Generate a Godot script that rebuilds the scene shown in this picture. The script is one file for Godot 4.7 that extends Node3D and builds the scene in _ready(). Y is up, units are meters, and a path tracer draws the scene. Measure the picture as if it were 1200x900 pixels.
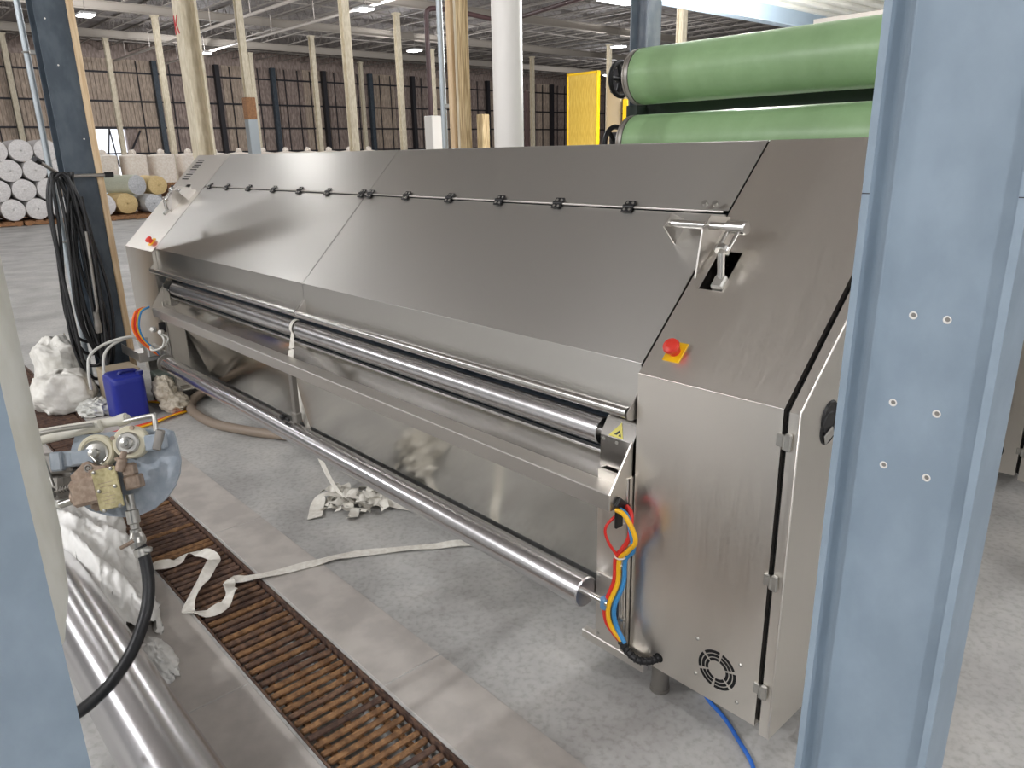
extends Node3D

# ---------------------------------------------------------------- mesh builder
class MB:
	var v := PackedVector3Array()
	var n := PackedVector3Array()
	var uv := PackedVector2Array()
	func tri(a: Vector3, b: Vector3, c: Vector3, na: Vector3, nb: Vector3, nc: Vector3):
		var g := (b - a).cross(c - a)
		if g.dot(na + nb + nc) > 0.0:   # front faces run clockwise
			var t := b
			b = c
			c = t
			t = nb
			nb = nc
			nc = t
		v.append_array([a, b, c])
		n.append_array([na, nb, nc])
		uv.append_array([Vector2(a.x + a.z, a.y), Vector2(b.x + b.z, b.y), Vector2(c.x + c.z, c.y)])
	func face(p: Array, hint: Vector3):
		var g: Vector3 = (p[1] - p[0]).cross(p[2] - p[0]).normalized()
		if g.dot(hint) < 0.0:
			g = -g
		for i in range(1, p.size() - 1):
			tri(p[0], p[i], p[i + 1], g, g, g)
	func box(c: Vector3, s: Vector3, bev := 0.0, b := Basis()):
		var h := s * 0.5
		var e: float = minf(bev, minf(h.x, minf(h.y, h.z)) * 0.9)
		var pt := func(ax: int, sx: float, sy: float, sz: float) -> Vector3:
			var q := Vector3(sx * (h.x - e), sy * (h.y - e), sz * (h.z - e))
			if ax == 0: q.x = sx * h.x
			elif ax == 1: q.y = sy * h.y
			else: q.z = sz * h.z
			return c + b * q
		for s1 in [-1.0, 1.0]:
			face([pt.call(0, s1, -1, -1), pt.call(0, s1, 1, -1), pt.call(0, s1, 1, 1), pt.call(0, s1, -1, 1)], b * Vector3(s1, 0, 0))
			face([pt.call(1, -1, s1, -1), pt.call(1, 1, s1, -1), pt.call(1, 1, s1, 1), pt.call(1, -1, s1, 1)], b * Vector3(0, s1, 0))
			face([pt.call(2, -1, -1, s1), pt.call(2, 1, -1, s1), pt.call(2, 1, 1, s1), pt.call(2, -1, 1, s1)], b * Vector3(0, 0, s1))
		if e <= 0.0:
			return
		for s1 in [-1.0, 1.0]:
			for s2 in [-1.0, 1.0]:
				face([pt.call(0, s1, s2, -1), pt.call(0, s1, s2, 1), pt.call(1, s1, s2, 1), pt.call(1, s1, s2, -1)], b * Vector3(s1, s2, 0))
				face([pt.call(0, s1, -1, s2), pt.call(0, s1, 1, s2), pt.call(2, s1, 1, s2), pt.call(2, s1, -1, s2)], b * Vector3(s1, 0, s2))
				face([pt.call(1, -1, s1, s2), pt.call(1, 1, s1, s2), pt.call(2, 1, s1, s2), pt.call(2, -1, s1, s2)], b * Vector3(0, s1, s2))
				for s3 in [-1.0, 1.0]:
					face([pt.call(0, s1, s2, s3), pt.call(1, s1, s2, s3), pt.call(2, s1, s2, s3)], b * Vector3(s1, s2, s3))
	func prism(t: Transform3D, poly: PackedVector2Array, depth: float):
		# polygon in local xy, pulled from local z = 0 to depth
		var idx := Geometry2D.triangulate_polygon(poly)
		var up := t.basis * Vector3(0, 0, 1) * signf(depth)
		var area := 0.0
		for i in poly.size():
			area += poly[i].cross(poly[(i + 1) % poly.size()])
		var p := func(i: int, z: float) -> Vector3: return t * Vector3(poly[i].x, poly[i].y, z)
		for i in range(0, idx.size(), 3):
			face([p.call(idx[i], 0.0), p.call(idx[i + 1], 0.0), p.call(idx[i + 2], 0.0)], -up)
			face([p.call(idx[i], depth), p.call(idx[i + 1], depth), p.call(idx[i + 2], depth)], up)
		for i in poly.size():
			var j := (i + 1) % poly.size()
			var d := poly[j] - poly[i]
			var o := Vector2(d.y, -d.x) * signf(area)
			face([p.call(i, 0.0), p.call(j, 0.0), p.call(j, depth), p.call(i, depth)], t.basis * Vector3(o.x, o.y, 0))
	func px(poly: PackedVector2Array, x0: float, x1: float):   # polygon of (z, y), pulled along x
		prism(Transform3D(Vector3(0, 0, 1), Vector3(0, 1, 0), Vector3(1, 0, 0), Vector3(x0, 0, 0)), poly, x1 - x0)
	func py(poly: PackedVector2Array, y0: float, y1: float):   # polygon of (x, z), pulled along y
		prism(Transform3D(Vector3(1, 0, 0), Vector3(0, 0, 1), Vector3(0, 1, 0), Vector3(0, y0, 0)), poly, y1 - y0)
	func pz(poly: PackedVector2Array, z0: float, z1: float):   # polygon of (x, y), pulled along z
		prism(Transform3D(Vector3(1, 0, 0), Vector3(0, 1, 0), Vector3(0, 0, 1), Vector3(0, 0, z0)), poly, z1 - z0)
	func tube(pts: Array, r: float, sides := 10, caps := true, r_end := -1.0):
		var m := pts.size()
		var rings := []
		var norms := []
		var dir: Vector3 = (pts[1] - pts[0]).normalized()
		var u := dir.cross(Vector3.UP)
		if u.length() < 0.05:
			u = dir.cross(Vector3.RIGHT)
		u = u.normalized()
		for i in m:
			var d: Vector3 = (pts[mini(i + 1, m - 1)] - pts[maxi(i - 1, 0)]).normalized()
			u = (u - d * u.dot(d)).normalized()
			var w := d.cross(u)
			var rr := r if r_end < 0.0 else lerpf(r, r_end, float(i) / (m - 1))
			var ring := []
			var nn := []
			for k in sides:
				var a := TAU * k / sides
				var o := u * cos(a) + w * sin(a)
				nn.append(o)
				ring.append(pts[i] + o * rr)
			rings.append(ring)
			norms.append(nn)
		for i in m - 1:
			for k in sides:
				var k2 := (k + 1) % sides
				tri(rings[i][k], rings[i][k2], rings[i + 1][k2], norms[i][k], norms[i][k2], norms[i + 1][k2])
				tri(rings[i][k], rings[i + 1][k2], rings[i + 1][k], norms[i][k], norms[i + 1][k2], norms[i + 1][k])
		if caps:
			face(rings[0], pts[0] - pts[1])
			face(rings[m - 1], pts[m - 1] - pts[m - 2])
	func lathe(o: Vector3, axis: Vector3, prof: Array, sides := 24, smooth := false):
		# prof: Vector2(radius, height along the axis)
		var d := axis.normalized()
		var u := d.cross(Vector3.UP)
		if u.length() < 0.05:
			u = d.cross(Vector3.RIGHT)
		u = u.normalized()
		var w := d.cross(u)
		var seg := []
		for i in prof.size() - 1:
			var e: Vector2 = prof[i + 1] - prof[i]
			seg.append(Vector2(e.y, -e.x).normalized())
		for i in prof.size() - 1:
			var n0: Vector2 = seg[i]
			var n1: Vector2 = seg[i]
			if smooth:
				if i > 0: n0 = (seg[i] + seg[i - 1]).normalized()
				if i < seg.size() - 1: n1 = (seg[i] + seg[i + 1]).normalized()
			for k in sides:
				var a0 := TAU * k / sides
				var a1 := TAU * (k + 1) / sides
				var r0 := u * cos(a0) + w * sin(a0)
				var r1 := u * cos(a1) + w * sin(a1)
				var p00: Vector3 = o + r0 * prof[i].x + d * prof[i].y
				var p01: Vector3 = o + r1 * prof[i].x + d * prof[i].y
				var p10: Vector3 = o + r0 * prof[i + 1].x + d * prof[i + 1].y
				var p11: Vector3 = o + r1 * prof[i + 1].x + d * prof[i + 1].y
				if prof[i].x > 1e-6:
					tri(p00, p01, p11, r0 * n0.x + d * n0.y, r1 * n0.x + d * n0.y, r1 * n1.x + d * n1.y)
				if prof[i + 1].x > 1e-6:
					tri(p00, p11, p10, r0 * n0.x + d * n0.y, r1 * n1.x + d * n1.y, r0 * n1.x + d * n1.y)
	func cyl(a: Vector3, b: Vector3, r: float, sides := 24, bev := 0.0):
		var l := a.distance_to(b)
		if bev > 0.0:
			lathe(a, b - a, [Vector2(0, 0), Vector2(r - bev, 0), Vector2(r, bev), Vector2(r, l - bev), Vector2(r - bev, l), Vector2(0, l)], sides)
		else:
			lathe(a, b - a, [Vector2(0, 0), Vector2(r, 0), Vector2(r, l), Vector2(0, l)], sides)
	func torus(o: Vector3, axis: Vector3, big: float, small: float, s1 := 32, s2 := 8):
		var prof := []
		for k in s2 + 1:
			var a := TAU * k / s2
			prof.append(Vector2(big + small * cos(a), small * sin(a)))
		lathe(o, axis, prof, s1, true)
	func sheet(nu: int, nv: int, f: Callable):
		var p := []
		for i in nu + 1:
			var row := []
			for j in nv + 1:
				row.append(f.call(float(i) / nu, float(j) / nv))
			p.append(row)
		var nr := []
		for i in nu + 1:
			var row := []
			for j in nv + 1:
				var a: Vector3 = p[mini(i + 1, nu)][j] - p[maxi(i - 1, 0)][j]
				var b: Vector3 = p[i][mini(j + 1, nv)] - p[i][maxi(j - 1, 0)]
				row.append(b.cross(a).normalized())
			nr.append(row)
		for i in nu:
			for j in nv:
				tri(p[i][j], p[i + 1][j], p[i + 1][j + 1], nr[i][j], nr[i + 1][j], nr[i + 1][j + 1])
				tri(p[i][j], p[i + 1][j + 1], p[i][j + 1], nr[i][j], nr[i + 1][j + 1], nr[i][j + 1])
	func blob(c: Vector3, r: Vector3, amp: float, freq: float, sd: int, floor_y := -INF, nu := 40, nv := 24, pw := 1.0):
		var ns := FastNoiseLite.new()
		ns.seed = sd
		ns.frequency = freq
		ns.fractal_type = FastNoiseLite.FRACTAL_RIDGED
		ns.fractal_octaves = 3
		sheet(nu, nv, func(u: float, w: float) -> Vector3:
			var a := TAU * u
			var b := PI * (w - 0.5)
			var q := Vector3(cos(b) * cos(a), sin(b), cos(b) * sin(a))
			q = Vector3(signf(q.x) * pow(absf(q.x), pw), signf(q.y) * pow(absf(q.y), pw), signf(q.z) * pow(absf(q.z), pw))
			var p := c + q * r * (1.0 + amp * ns.get_noise_3d(q.x + sd, q.y, q.z))
			p.y = maxf(p.y, floor_y + 0.004 * (1.0 + q.y))
			return p)
	func strip(pts: Array, wid: float, th := 0.0025):   # a flat band; pts: [position, side direction]
		var m := pts.size()
		var s1 := []
		for i in m:
			var p: Vector3 = pts[i][0]
			var sd: Vector3 = pts[i][1].normalized() * wid * 0.5
			var d: Vector3 = (pts[mini(i + 1, m - 1)][0] - pts[maxi(i - 1, 0)][0]).normalized()
			var nn := sd.cross(d).normalized()
			if nn.y < 0: nn = -nn
			s1.append([p + sd, p - sd, nn * th])
		for i in m - 1:
			var a = s1[i]
			var b = s1[i + 1]
			var na: Vector3 = a[2].normalized()
			var nb: Vector3 = b[2].normalized()
			for sg in [1.0, -1.0]:
				var o0: Vector3 = a[2] * maxf(sg, 0.0)
				var o1: Vector3 = b[2] * maxf(sg, 0.0)
				tri(a[0] + o0, a[1] + o0, b[1] + o1, na * sg, na * sg, nb * sg)
				tri(a[0] + o0, b[1] + o1, b[0] + o1, na * sg, nb * sg, nb * sg)
			face([a[0], b[0], b[0] + b[2], a[0] + a[2]], a[0] - a[1])
			face([a[1], b[1], b[1] + b[2], a[1] + a[2]], a[1] - a[0])
	func mesh() -> ArrayMesh:
		var arr := []
		arr.resize(Mesh.ARRAY_MAX)
		arr[Mesh.ARRAY_VERTEX] = v
		arr[Mesh.ARRAY_NORMAL] = n
		arr[Mesh.ARRAY_TEX_UV] = uv
		var am := ArrayMesh.new()
		am.add_surface_from_arrays(Mesh.PRIMITIVE_TRIANGLES, arr)
		return am

# ---------------------------------------------------------------- objects
var taken := {}
var origin := {}
var M := {}

func numbered(called: String) -> String:
	var k: int = taken.get(called, 0)
	taken[called] = k + 1
	return called if k == 0 else "%s_%03d" % [called, k]

func tag(o: Node, label: String, category: String, group := ""):
	o.set_meta("label", label)
	o.set_meta("category", category)
	if group != "":
		o.set_meta("group", group)

func thing(called: String, label: String, category: String, where := Vector3.ZERO, group := "") -> Node3D:
	var o := Node3D.new()
	o.name = numbered(called)
	add_child(o)
	o.position = where
	origin[o] = where
	tag(o, label, category, group)
	return o

func part(called: String, mb: MB, m: Material, parent: Node3D, label := "") -> MeshInstance3D:
	# geometry given in world axes; it is moved to the parent's base
	var base: Vector3 = origin.get(parent, Vector3.ZERO)
	for i in mb.v.size():
		mb.v[i] -= base
	var o := MeshInstance3D.new()
	o.mesh = mb.mesh()
	o.material_override = m
	o.name = called
	origin[o] = base
	parent.add_child(o, true)
	if label != "":
		o.set_meta("label", label)
	return o

func single(called: String, mb: MB, m: Material, label: String, category: String, group := "") -> MeshInstance3D:
	var lo := Vector3.INF
	var hi := -Vector3.INF
	for p in mb.v:
		lo = lo.min(p)
		hi = hi.max(p)
	var base := Vector3((lo.x + hi.x) * 0.5, lo.y, (lo.z + hi.z) * 0.5)
	for i in mb.v.size():
		mb.v[i] -= base
	var o := MeshInstance3D.new()
	o.mesh = mb.mesh()
	o.material_override = m
	o.name = numbered(called)
	add_child(o)
	o.position = base
	origin[o] = base
	tag(o, label, category, group)
	return o

func struct(called: String, mb: MB, m: Material, label := "") -> MeshInstance3D:
	var o := MeshInstance3D.new()
	o.mesh = mb.mesh()
	o.material_override = m
	o.name = called
	add_child(o)
	o.set_meta("kind", "structure")
	if label != "":
		o.set_meta("label", label)
	return o

func put(called: String, me: Mesh, m: Material, parent: Node3D, where: Vector3) -> MeshInstance3D:
	# a piece that shares its mesh; place in the parent's own axes
	var o := MeshInstance3D.new()
	o.mesh = me
	o.material_override = m
	o.name = called
	parent.add_child(o, true)
	o.position = where
	return o

func band(pts: Array, tilt: float, twist: float) -> Array:
	# side directions for a flat strip that lies along the points, tilting slowly as it goes
	var out := []
	for i in pts.size():
		var d: Vector3 = pts[mini(i + 1, pts.size() - 1)] - pts[maxi(i - 1, 0)]
		var s := Vector3(d.z, 0, -d.x).normalized()
		var t := tilt + twist * sin(i * 0.35)
		s = (s * cos(t) + Vector3.UP * sin(t)).normalized()
		var p: Vector3 = pts[i]
		p.y = maxf(p.y, 0.004 + absf(s.y) * 0.026)
		out.append([p, s])
	return out

func curve(pts: Array, per := 6) -> Array:
	var out := []
	var m := pts.size()
	for i in m - 1:
		var p0: Vector3 = pts[maxi(i - 1, 0)]
		var p1: Vector3 = pts[i]
		var p2: Vector3 = pts[i + 1]
		var p3: Vector3 = pts[mini(i + 2, m - 1)]
		for k in per:
			var t := float(k) / per
			out.append(0.5 * ((2.0 * p1) + (p2 - p0) * t + (2.0 * p0 - 5.0 * p1 + 4.0 * p2 - p3) * t * t + (3.0 * p1 - p0 - 3.0 * p2 + p3) * t * t * t))
	out.append(pts[m - 1])
	return out

# ---------------------------------------------------------------- materials
func noise_tex(freq: float, sd: int, ramp: Array, size := 512, oct := 5, kind := FastNoiseLite.TYPE_SIMPLEX_SMOOTH) -> NoiseTexture2D:
	var f := FastNoiseLite.new()
	f.seed = sd
	f.frequency = freq
	f.noise_type = kind
	f.fractal_octaves = oct
	f.fractal_gain = 0.55
	var t := NoiseTexture2D.new()
	t.width = size
	t.height = size
	t.seamless = true
	t.noise = f
	var g := Gradient.new()
	var offs := PackedFloat32Array()
	var cols := PackedColorArray()
	for r in ramp:
		offs.append(r[0])
		cols.append(r[1])
	g.offsets = offs
	g.colors = cols
	t.color_ramp = g
	return t

func c8(r: float, g: float, b: float) -> Color:
	return Color(r / 255.0, g / 255.0, b / 255.0)

func mat(called: String, col: Color, rough := 0.6, metal := 0.0) -> StandardMaterial3D:
	var m := StandardMaterial3D.new()
	m.resource_name = called
	m.albedo_color = col
	m.roughness = rough
	m.metallic = metal
	M[called] = m
	return m

func triplanar(m: StandardMaterial3D, scale: Vector3, world := true):
	m.uv1_triplanar = true
	m.uv1_world_triplanar = world
	m.uv1_scale = scale

func worn(called: String, a: Color, b: Color, rough: float, scale: Vector3, freq: float, sd: int, metal := 0.0, world := true) -> StandardMaterial3D:
	var m := mat(called, Color.WHITE, rough, metal)
	m.albedo_texture = noise_tex(freq, sd, [[0.25, a], [0.75, b]], 256)
	triplanar(m, scale, world)
	return m

func materials():
	var streak := noise_tex(0.02, 7, [[0.2, Color(0.82, 0.82, 0.82)], [0.8, Color(1, 1, 1)]], 256)
	var s := mat("brushed_steel", c8(206, 204, 199), 0.33, 1.0)
	s.anisotropy_enabled = true
	s.anisotropy = -0.75
	s = mat("upright_brushed_steel", c8(232, 227, 219), 0.36, 1.0)
	s.roughness_texture = streak
	triplanar(s, Vector3(14, 0.6, 14))
	s.anisotropy_enabled = true
	s.anisotropy = -0.4
	s = mat("polished_steel", c8(214, 212, 208), 0.24, 1.0)
	s = mat("mirror_steel", c8(226, 223, 217), 0.15, 1.0)
	s = mat("roller_steel", c8(214, 213, 214), 0.25, 1.0)
	s = mat("housing_steel", c8(160, 157, 152), 0.16, 1.0)
	mat("satin_steel", c8(206, 202, 196), 0.42, 1.0)
	mat("dull_steel", c8(150, 146, 140), 0.5, 0.8)
	mat("dark_void", c8(14, 14, 14), 0.9)
	mat("black_plastic", c8(22, 22, 24), 0.4)
	mat("black_rubber", c8(26, 26, 28), 0.45)
	mat("red_plastic", c8(225, 62, 48), 0.35)
	mat("yellow_plastic", c8(250, 200, 20), 0.4)
	mat("yellow_sticker", c8(232, 220, 110), 0.5)
	mat("white_sticker", c8(235, 230, 215), 0.5)
	mat("red_tube", c8(222, 50, 42), 0.35)
	mat("yellow_tube", c8(250, 190, 30), 0.35)
	mat("blue_tube", c8(60, 140, 200), 0.35)
	mat("orange_tube", c8(235, 110, 40), 0.35)
	mat("clear_tube", c8(205, 205, 198), 0.3)
	mat("blue_cable", c8(50, 110, 200), 0.4)
	mat("blue_jug", c8(32, 44, 140), 0.42)
	mat("blue_jug_cap", c8(28, 36, 110), 0.4)
	mat("grey_hose", c8(132, 118, 104), 0.55)
	mat("light_metal", c8(190, 188, 182), 0.4, 0.7)
	mat("clamp_blue", c8(96, 140, 180), 0.5)
	worn("blue_paint", c8(136, 152, 166), c8(146, 162, 176), 0.5, Vector3(1.2, 0.8, 1.2), 0.02, 3)
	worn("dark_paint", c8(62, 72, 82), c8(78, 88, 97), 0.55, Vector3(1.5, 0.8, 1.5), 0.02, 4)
	worn("greyblue_paint", c8(120, 130, 142), c8(138, 146, 156), 0.5, Vector3(1.5, 0.8, 1.5), 0.02, 5)
	worn("cream_paint", c8(196, 184, 158), c8(216, 206, 184), 0.6, Vector3(2, 0.5, 2), 0.03, 6)
	worn("beige_paint", c8(206, 202, 188), c8(216, 213, 202), 0.55, Vector3(2, 0.5, 2), 0.03, 16)
	worn("timber", c8(206, 176, 138), c8(224, 200, 164), 0.6, Vector3(6, 0.3, 6), 0.03, 8)
	worn("old_timber", c8(150, 124, 84), c8(214, 192, 150), 0.6, Vector3(8, 0.35, 8), 0.03, 9)
	worn("pallet_wood", c8(120, 84, 56), c8(178, 130, 88), 0.7, Vector3(3, 3, 3), 0.03, 10)
	worn("rust", c8(82, 62, 52), c8(140, 108, 84), 0.65, Vector3(3, 3, 3), 0.03, 11, 0.2)
	worn("rust_dark", c8(76, 58, 52), c8(116, 90, 74), 0.7, Vector3(3, 3, 3), 0.03, 12, 0.2)
	worn("rust_orange", c8(104, 74, 50), c8(166, 126, 86), 0.65, Vector3(3, 3, 3), 0.03, 13, 0.2)
	worn("white_cloth", c8(220, 217, 208), c8(236, 234, 227), 0.7, Vector3(3, 3, 3), 0.02, 14)
	worn("tape_cloth", c8(214, 209, 198), c8(232, 229, 220), 0.75, Vector3(5, 5, 5), 0.02, 15)
	worn("old_cloth", c8(168, 156, 136), c8(206, 198, 182), 0.75, Vector3(5, 5, 5), 0.02, 25)
	worn("sheet_plastic", c8(222, 221, 216), c8(236, 235, 231), 0.42, Vector3(2, 2, 2), 0.02, 17)
	worn("roll_white", c8(214, 210, 207), c8(236, 233, 231), 0.5, Vector3(2, 2, 2), 0.03, 18)
	worn("roll_yellow", c8(212, 184, 128), c8(228, 202, 148), 0.6, Vector3(2, 2, 2), 0.03, 19)
	worn("roll_pale", c8(196, 200, 178), c8(212, 214, 196), 0.4, Vector3(2, 2, 2), 0.03, 20)
	worn("roll_grey", c8(176, 178, 180), c8(210, 210, 212), 0.35, Vector3(2, 2, 2), 0.03, 21)
	worn("bag_white", c8(226, 214, 200), c8(240, 232, 222), 0.7, Vector3(2, 2, 2), 0.02, 22)
	worn("green_rubber", c8(140, 172, 126), c8(146, 178, 132), 0.36, Vector3(1, 1, 1), 0.02, 23)
	mat("beam_blue", c8(176, 194, 210), 0.5)
	mat("green_dark", c8(30, 44, 36), 0.6)
	worn("yellow_mesh", c8(214, 172, 66), c8(236, 202, 96), 0.35, Vector3(6, 0.6, 6), 0.03, 24)
	worn("tan_mesh", c8(160, 144, 118), c8(206, 190, 160), 0.6, Vector3(18, 18, 18), 0.1, 26)
	worn("bronze_paint", c8(150, 130, 114), c8(178, 158, 140), 0.5, Vector3(8, 8, 8), 0.02, 27, 0.3, false)
	worn("device_grey", c8(150, 160, 170), c8(168, 176, 184), 0.5, Vector3(4, 4, 4), 0.02, 28, 0.0, false)
	worn("brass_plate", c8(178, 166, 124), c8(200, 190, 148), 0.4, Vector3(8, 8, 8), 0.03, 29, 0.5, false)
	mat("nylon", c8(220, 213, 188), 0.5)
	mat("zinc", c8(186, 184, 178), 0.35, 0.9)
	mat("cardboard", c8(170, 156, 134), 0.8)
	mat("green_box", c8(96, 104, 96), 0.5)
	worn("wall_panel", c8(180, 162, 146), c8(214, 196, 178), 0.7, Vector3(0.8, 0.25, 0.8), 0.03, 30)
	worn("wall_panel_dark", c8(150, 134, 126), c8(188, 170, 160), 0.7, Vector3(0.8, 0.25, 0.8), 0.03, 31)
	mat("girt", c8(48, 46, 50), 0.6)
	worn("deck", c8(140, 135, 133), c8(164, 158, 155), 0.8, Vector3(0.4, 0.4, 0.4), 0.03, 32)
	mat("joist_paint", c8(168, 161, 154), 0.7)
	mat("girder_paint", c8(166, 158, 148), 0.7)
	mat("pipe_white", c8(214, 206, 198), 0.5)
	mat("pipe_maroon", c8(70, 48, 48), 0.5)
	mat("duct_white", c8(232, 228, 222), 0.45)
	mat("duct_grey", c8(176, 184, 188), 0.4, 0.4)
	mat("plain_wall", c8(196, 195, 193), 0.8)
	mat("white_deck", c8(240, 239, 232), 0.6)
	mat("letter_red", c8(190, 50, 56), 0.6)
	mat("cast_iron", c8(24, 24, 26), 0.5, 0.3)
	mat("lamp_housing", c8(210, 210, 210), 0.5)
	mat("daylight_sheet", c8(240, 240, 240), 0.6)
	var l := mat("lamp_glow", Color.WHITE, 0.5)
	l.emission_enabled = true
	l.emission = Color(1.0, 0.99, 0.98)
	l.emission_energy_multiplier = 14.0
	# concrete: broad patches, fine mottling as a detail layer, shallow relief
	var co := mat("concrete", Color.WHITE, 0.72)
	co.albedo_texture = noise_tex(0.006, 41, [[0.2, c8(166, 164, 161)], [0.5, c8(180, 179, 176)], [0.8, c8(193, 191, 187)]], 1024, 6)
	co.roughness_texture = noise_tex(0.01, 42, [[0.2, Color(0.7, 0.7, 0.7)], [0.8, Color(1, 1, 1)]], 512, 5)
	co.detail_enabled = true
	co.detail_blend_mode = BaseMaterial3D.BLEND_MODE_MUL
	co.detail_uv_layer = BaseMaterial3D.DETAIL_UV_2
	co.detail_albedo = noise_tex(0.03, 43, [[0.15, Color(0.9, 0.9, 0.89)], [0.5, Color(0.98, 0.98, 0.98)], [0.85, Color(1, 1, 1)]], 1024, 6)
	co.uv2_triplanar = true
	co.uv2_world_triplanar = true
	co.uv2_scale = Vector3(0.9, 0.9, 0.9)
	co.heightmap_enabled = true
	co.heightmap_texture = noise_tex(0.05, 44, [[0.0, Color.BLACK], [1.0, Color.WHITE]], 1024, 6)
	co.heightmap_scale = 0.06
	triplanar(co, Vector3(0.22, 0.22, 0.22))
	worn("concrete_edge", c8(172, 166, 160), c8(188, 182, 175), 0.7, Vector3(0.8, 0.8, 0.8), 0.02, 45)
	var far := mat("concrete_far", Color.WHITE, 0.6)
	far.albedo_texture = co.albedo_texture
	triplanar(far, Vector3(0.08, 0.08, 0.08))

func _ready():
	# ---- camera, sky, exposure
	var cam := Camera3D.new()
	cam.name = "camera"
	add_child(cam)
	cam.transform = Transform3D(Basis(Vector3(0.67431323, -0.01992147, -0.73817667), Vector3(-0.20780916, 0.95411779, -0.21557969), Vector3(0.70860216, 0.29876811, 0.63923439)), Vector3(0, 1.8, 0))
	cam.fov = 54.64
	cam.near = 0.05
	cam.far = 200.0
	cam.current = true
	var we := WorldEnvironment.new()
	we.name = "world_environment"
	var env := Environment.new()
	env.background_mode = Environment.BG_COLOR
	env.background_color = Color(0.93, 0.95, 1.0)
	env.background_energy_multiplier = 1.0
	env.tonemap_mode = Environment.TONE_MAPPER_LINEAR
	env.tonemap_exposure = 1.8
	env.sdfgi_enabled = true
	env.ssao_enabled = true
	env.ssil_enabled = true
	we.environment = env
	add_child(we)
	materials()
	building()
	lamps()
	columns()
	machine()
	machine_behind()
	green_rollers()
	floor_things()
	left_things()
	fabric_stock()
	guider()

const LAMP_SPOTS := [
	[Vector3(-29.7, 6.4, -8.0), "high bay lamp nearest the dark column at the upper left"],
	[Vector3(-37.2, 6.4, -14.8), "small far high bay lamp right of the column marked with a red K"],
	[Vector3(-23.5, 6.4, -14.9), "high bay lamp beside the white sprinkler pipe, above the middle of the machine"],
	[Vector3(-31.2, 6.4, -22.4), "high bay lamp just left of the dark upright pipe"],
	[Vector3(-24.8, 6.4, -29.6), "high bay lamp above the yellow mesh panel"],
	[Vector3(-34.2, 6.4, -39.9), "faintest and farthest high bay lamp, just above the yellow mesh panel's right corner"],
	[Vector3(-12.0, 4.95, -14.2), "large bright lamp at the top edge beside the grey-blue column"],
	[Vector3(-2.9, 6.4, -8.0), "", 4.0], [Vector3(-16.3, 6.4, -8.0), "", 4.0], [Vector3(-9.7, 6.4, -14.9), "", 4.0],
	[Vector3(-15.2, 6.4, 0.9), "", 0.8], [Vector3(-20.0, 6.4, 0.9), "", 1.4], [Vector3(-13.2, 6.4, -2.4), "", 0.28], [Vector3(5.5, 6.4, -0.8), "", 7.0], [Vector3(-27.0, 6.4, 3.5), "", 3.0],
	[Vector3(-2.2, 6.4, 7.4), "", 17.0], [Vector3(-8.2, 6.4, 7.6), "", 15.0], [Vector3(-15.0, 6.4, 6.2), "", 6.0], [Vector3(3.6, 6.4, 5.6), "", 9.0],
	[Vector3(10.9, 6.4, 6.2), "", 6.0], [Vector3(4.1, 6.4, 13.5), "", 6.0],
	[Vector3(-9.7, 6.4, 13.5), "", 6.0], [Vector3(4.1, 6.4, -14.9), "", 5.0], [Vector3(-4.0, 6.4, -22.0), "", 5.0], [Vector3(-11.0, 6.4, -30.0), "", 5.0], [Vector3(10.9, 6.4, -8.0), "", 6.0],
]

func lamps():
	for s in LAMP_SPOTS:
		var p: Vector3 = s[0]
		var near: bool = p.y < 6.0
		var lb: String = s[1]
		if lb == "":
			lb = "high bay lamp hanging from the ceiling outside the picture"
		var t := thing("high_bay_lamp", lb, "lamp", p, "high bay lamps under the ceiling")
		var h := MB.new()
		h.box(p + Vector3(0, 0.05, 0), Vector3(0.3, 0.08, 1.1) if near else Vector3(0.7, 0.08, 0.5), 0.02)
		part("housing", h, M.lamp_housing, t)
		h = MB.new()
		h.box(p + Vector3(0, 0.0, 0), Vector3(0.26, 0.03, 1.02) if near else Vector3(0.6, 0.03, 0.44), 0.006)
		part("lamp_lens", h, M.lamp_glow, t)
		h = MB.new()
		h.tube([p + Vector3(0, 0.08, 0), Vector3(p.x, 7.76, p.z)], 0.012, 6)
		part("hanger", h, M.dull_steel, t)
		var l := OmniLight3D.new()
		l.name = "lamp_light"
		l.light_color = Color(0.985, 0.988, 1.0)
		l.light_energy = s[2] if s.size() > 2 else 6.0
		l.light_size = 0.16
		l.omni_range = 90.0
		l.omni_attenuation = 2.0
		l.shadow_enabled = true
		t.add_child(l)
		l.position = Vector3(0, -0.19, 0)

func rect(cx: float, cy: float, w: float, h: float) -> PackedVector2Array:
	return PackedVector2Array([Vector2(cx - w / 2, cy - h / 2), Vector2(cx + w / 2, cy - h / 2), Vector2(cx + w / 2, cy + h / 2), Vector2(cx - w / 2, cy + h / 2)])

const X0 := -46.0
const X1 := 14.0
const Z0 := -62.0
const Z1 := 18.0
const GZ0 := -1.108
const GZ1 := -0.788

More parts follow.
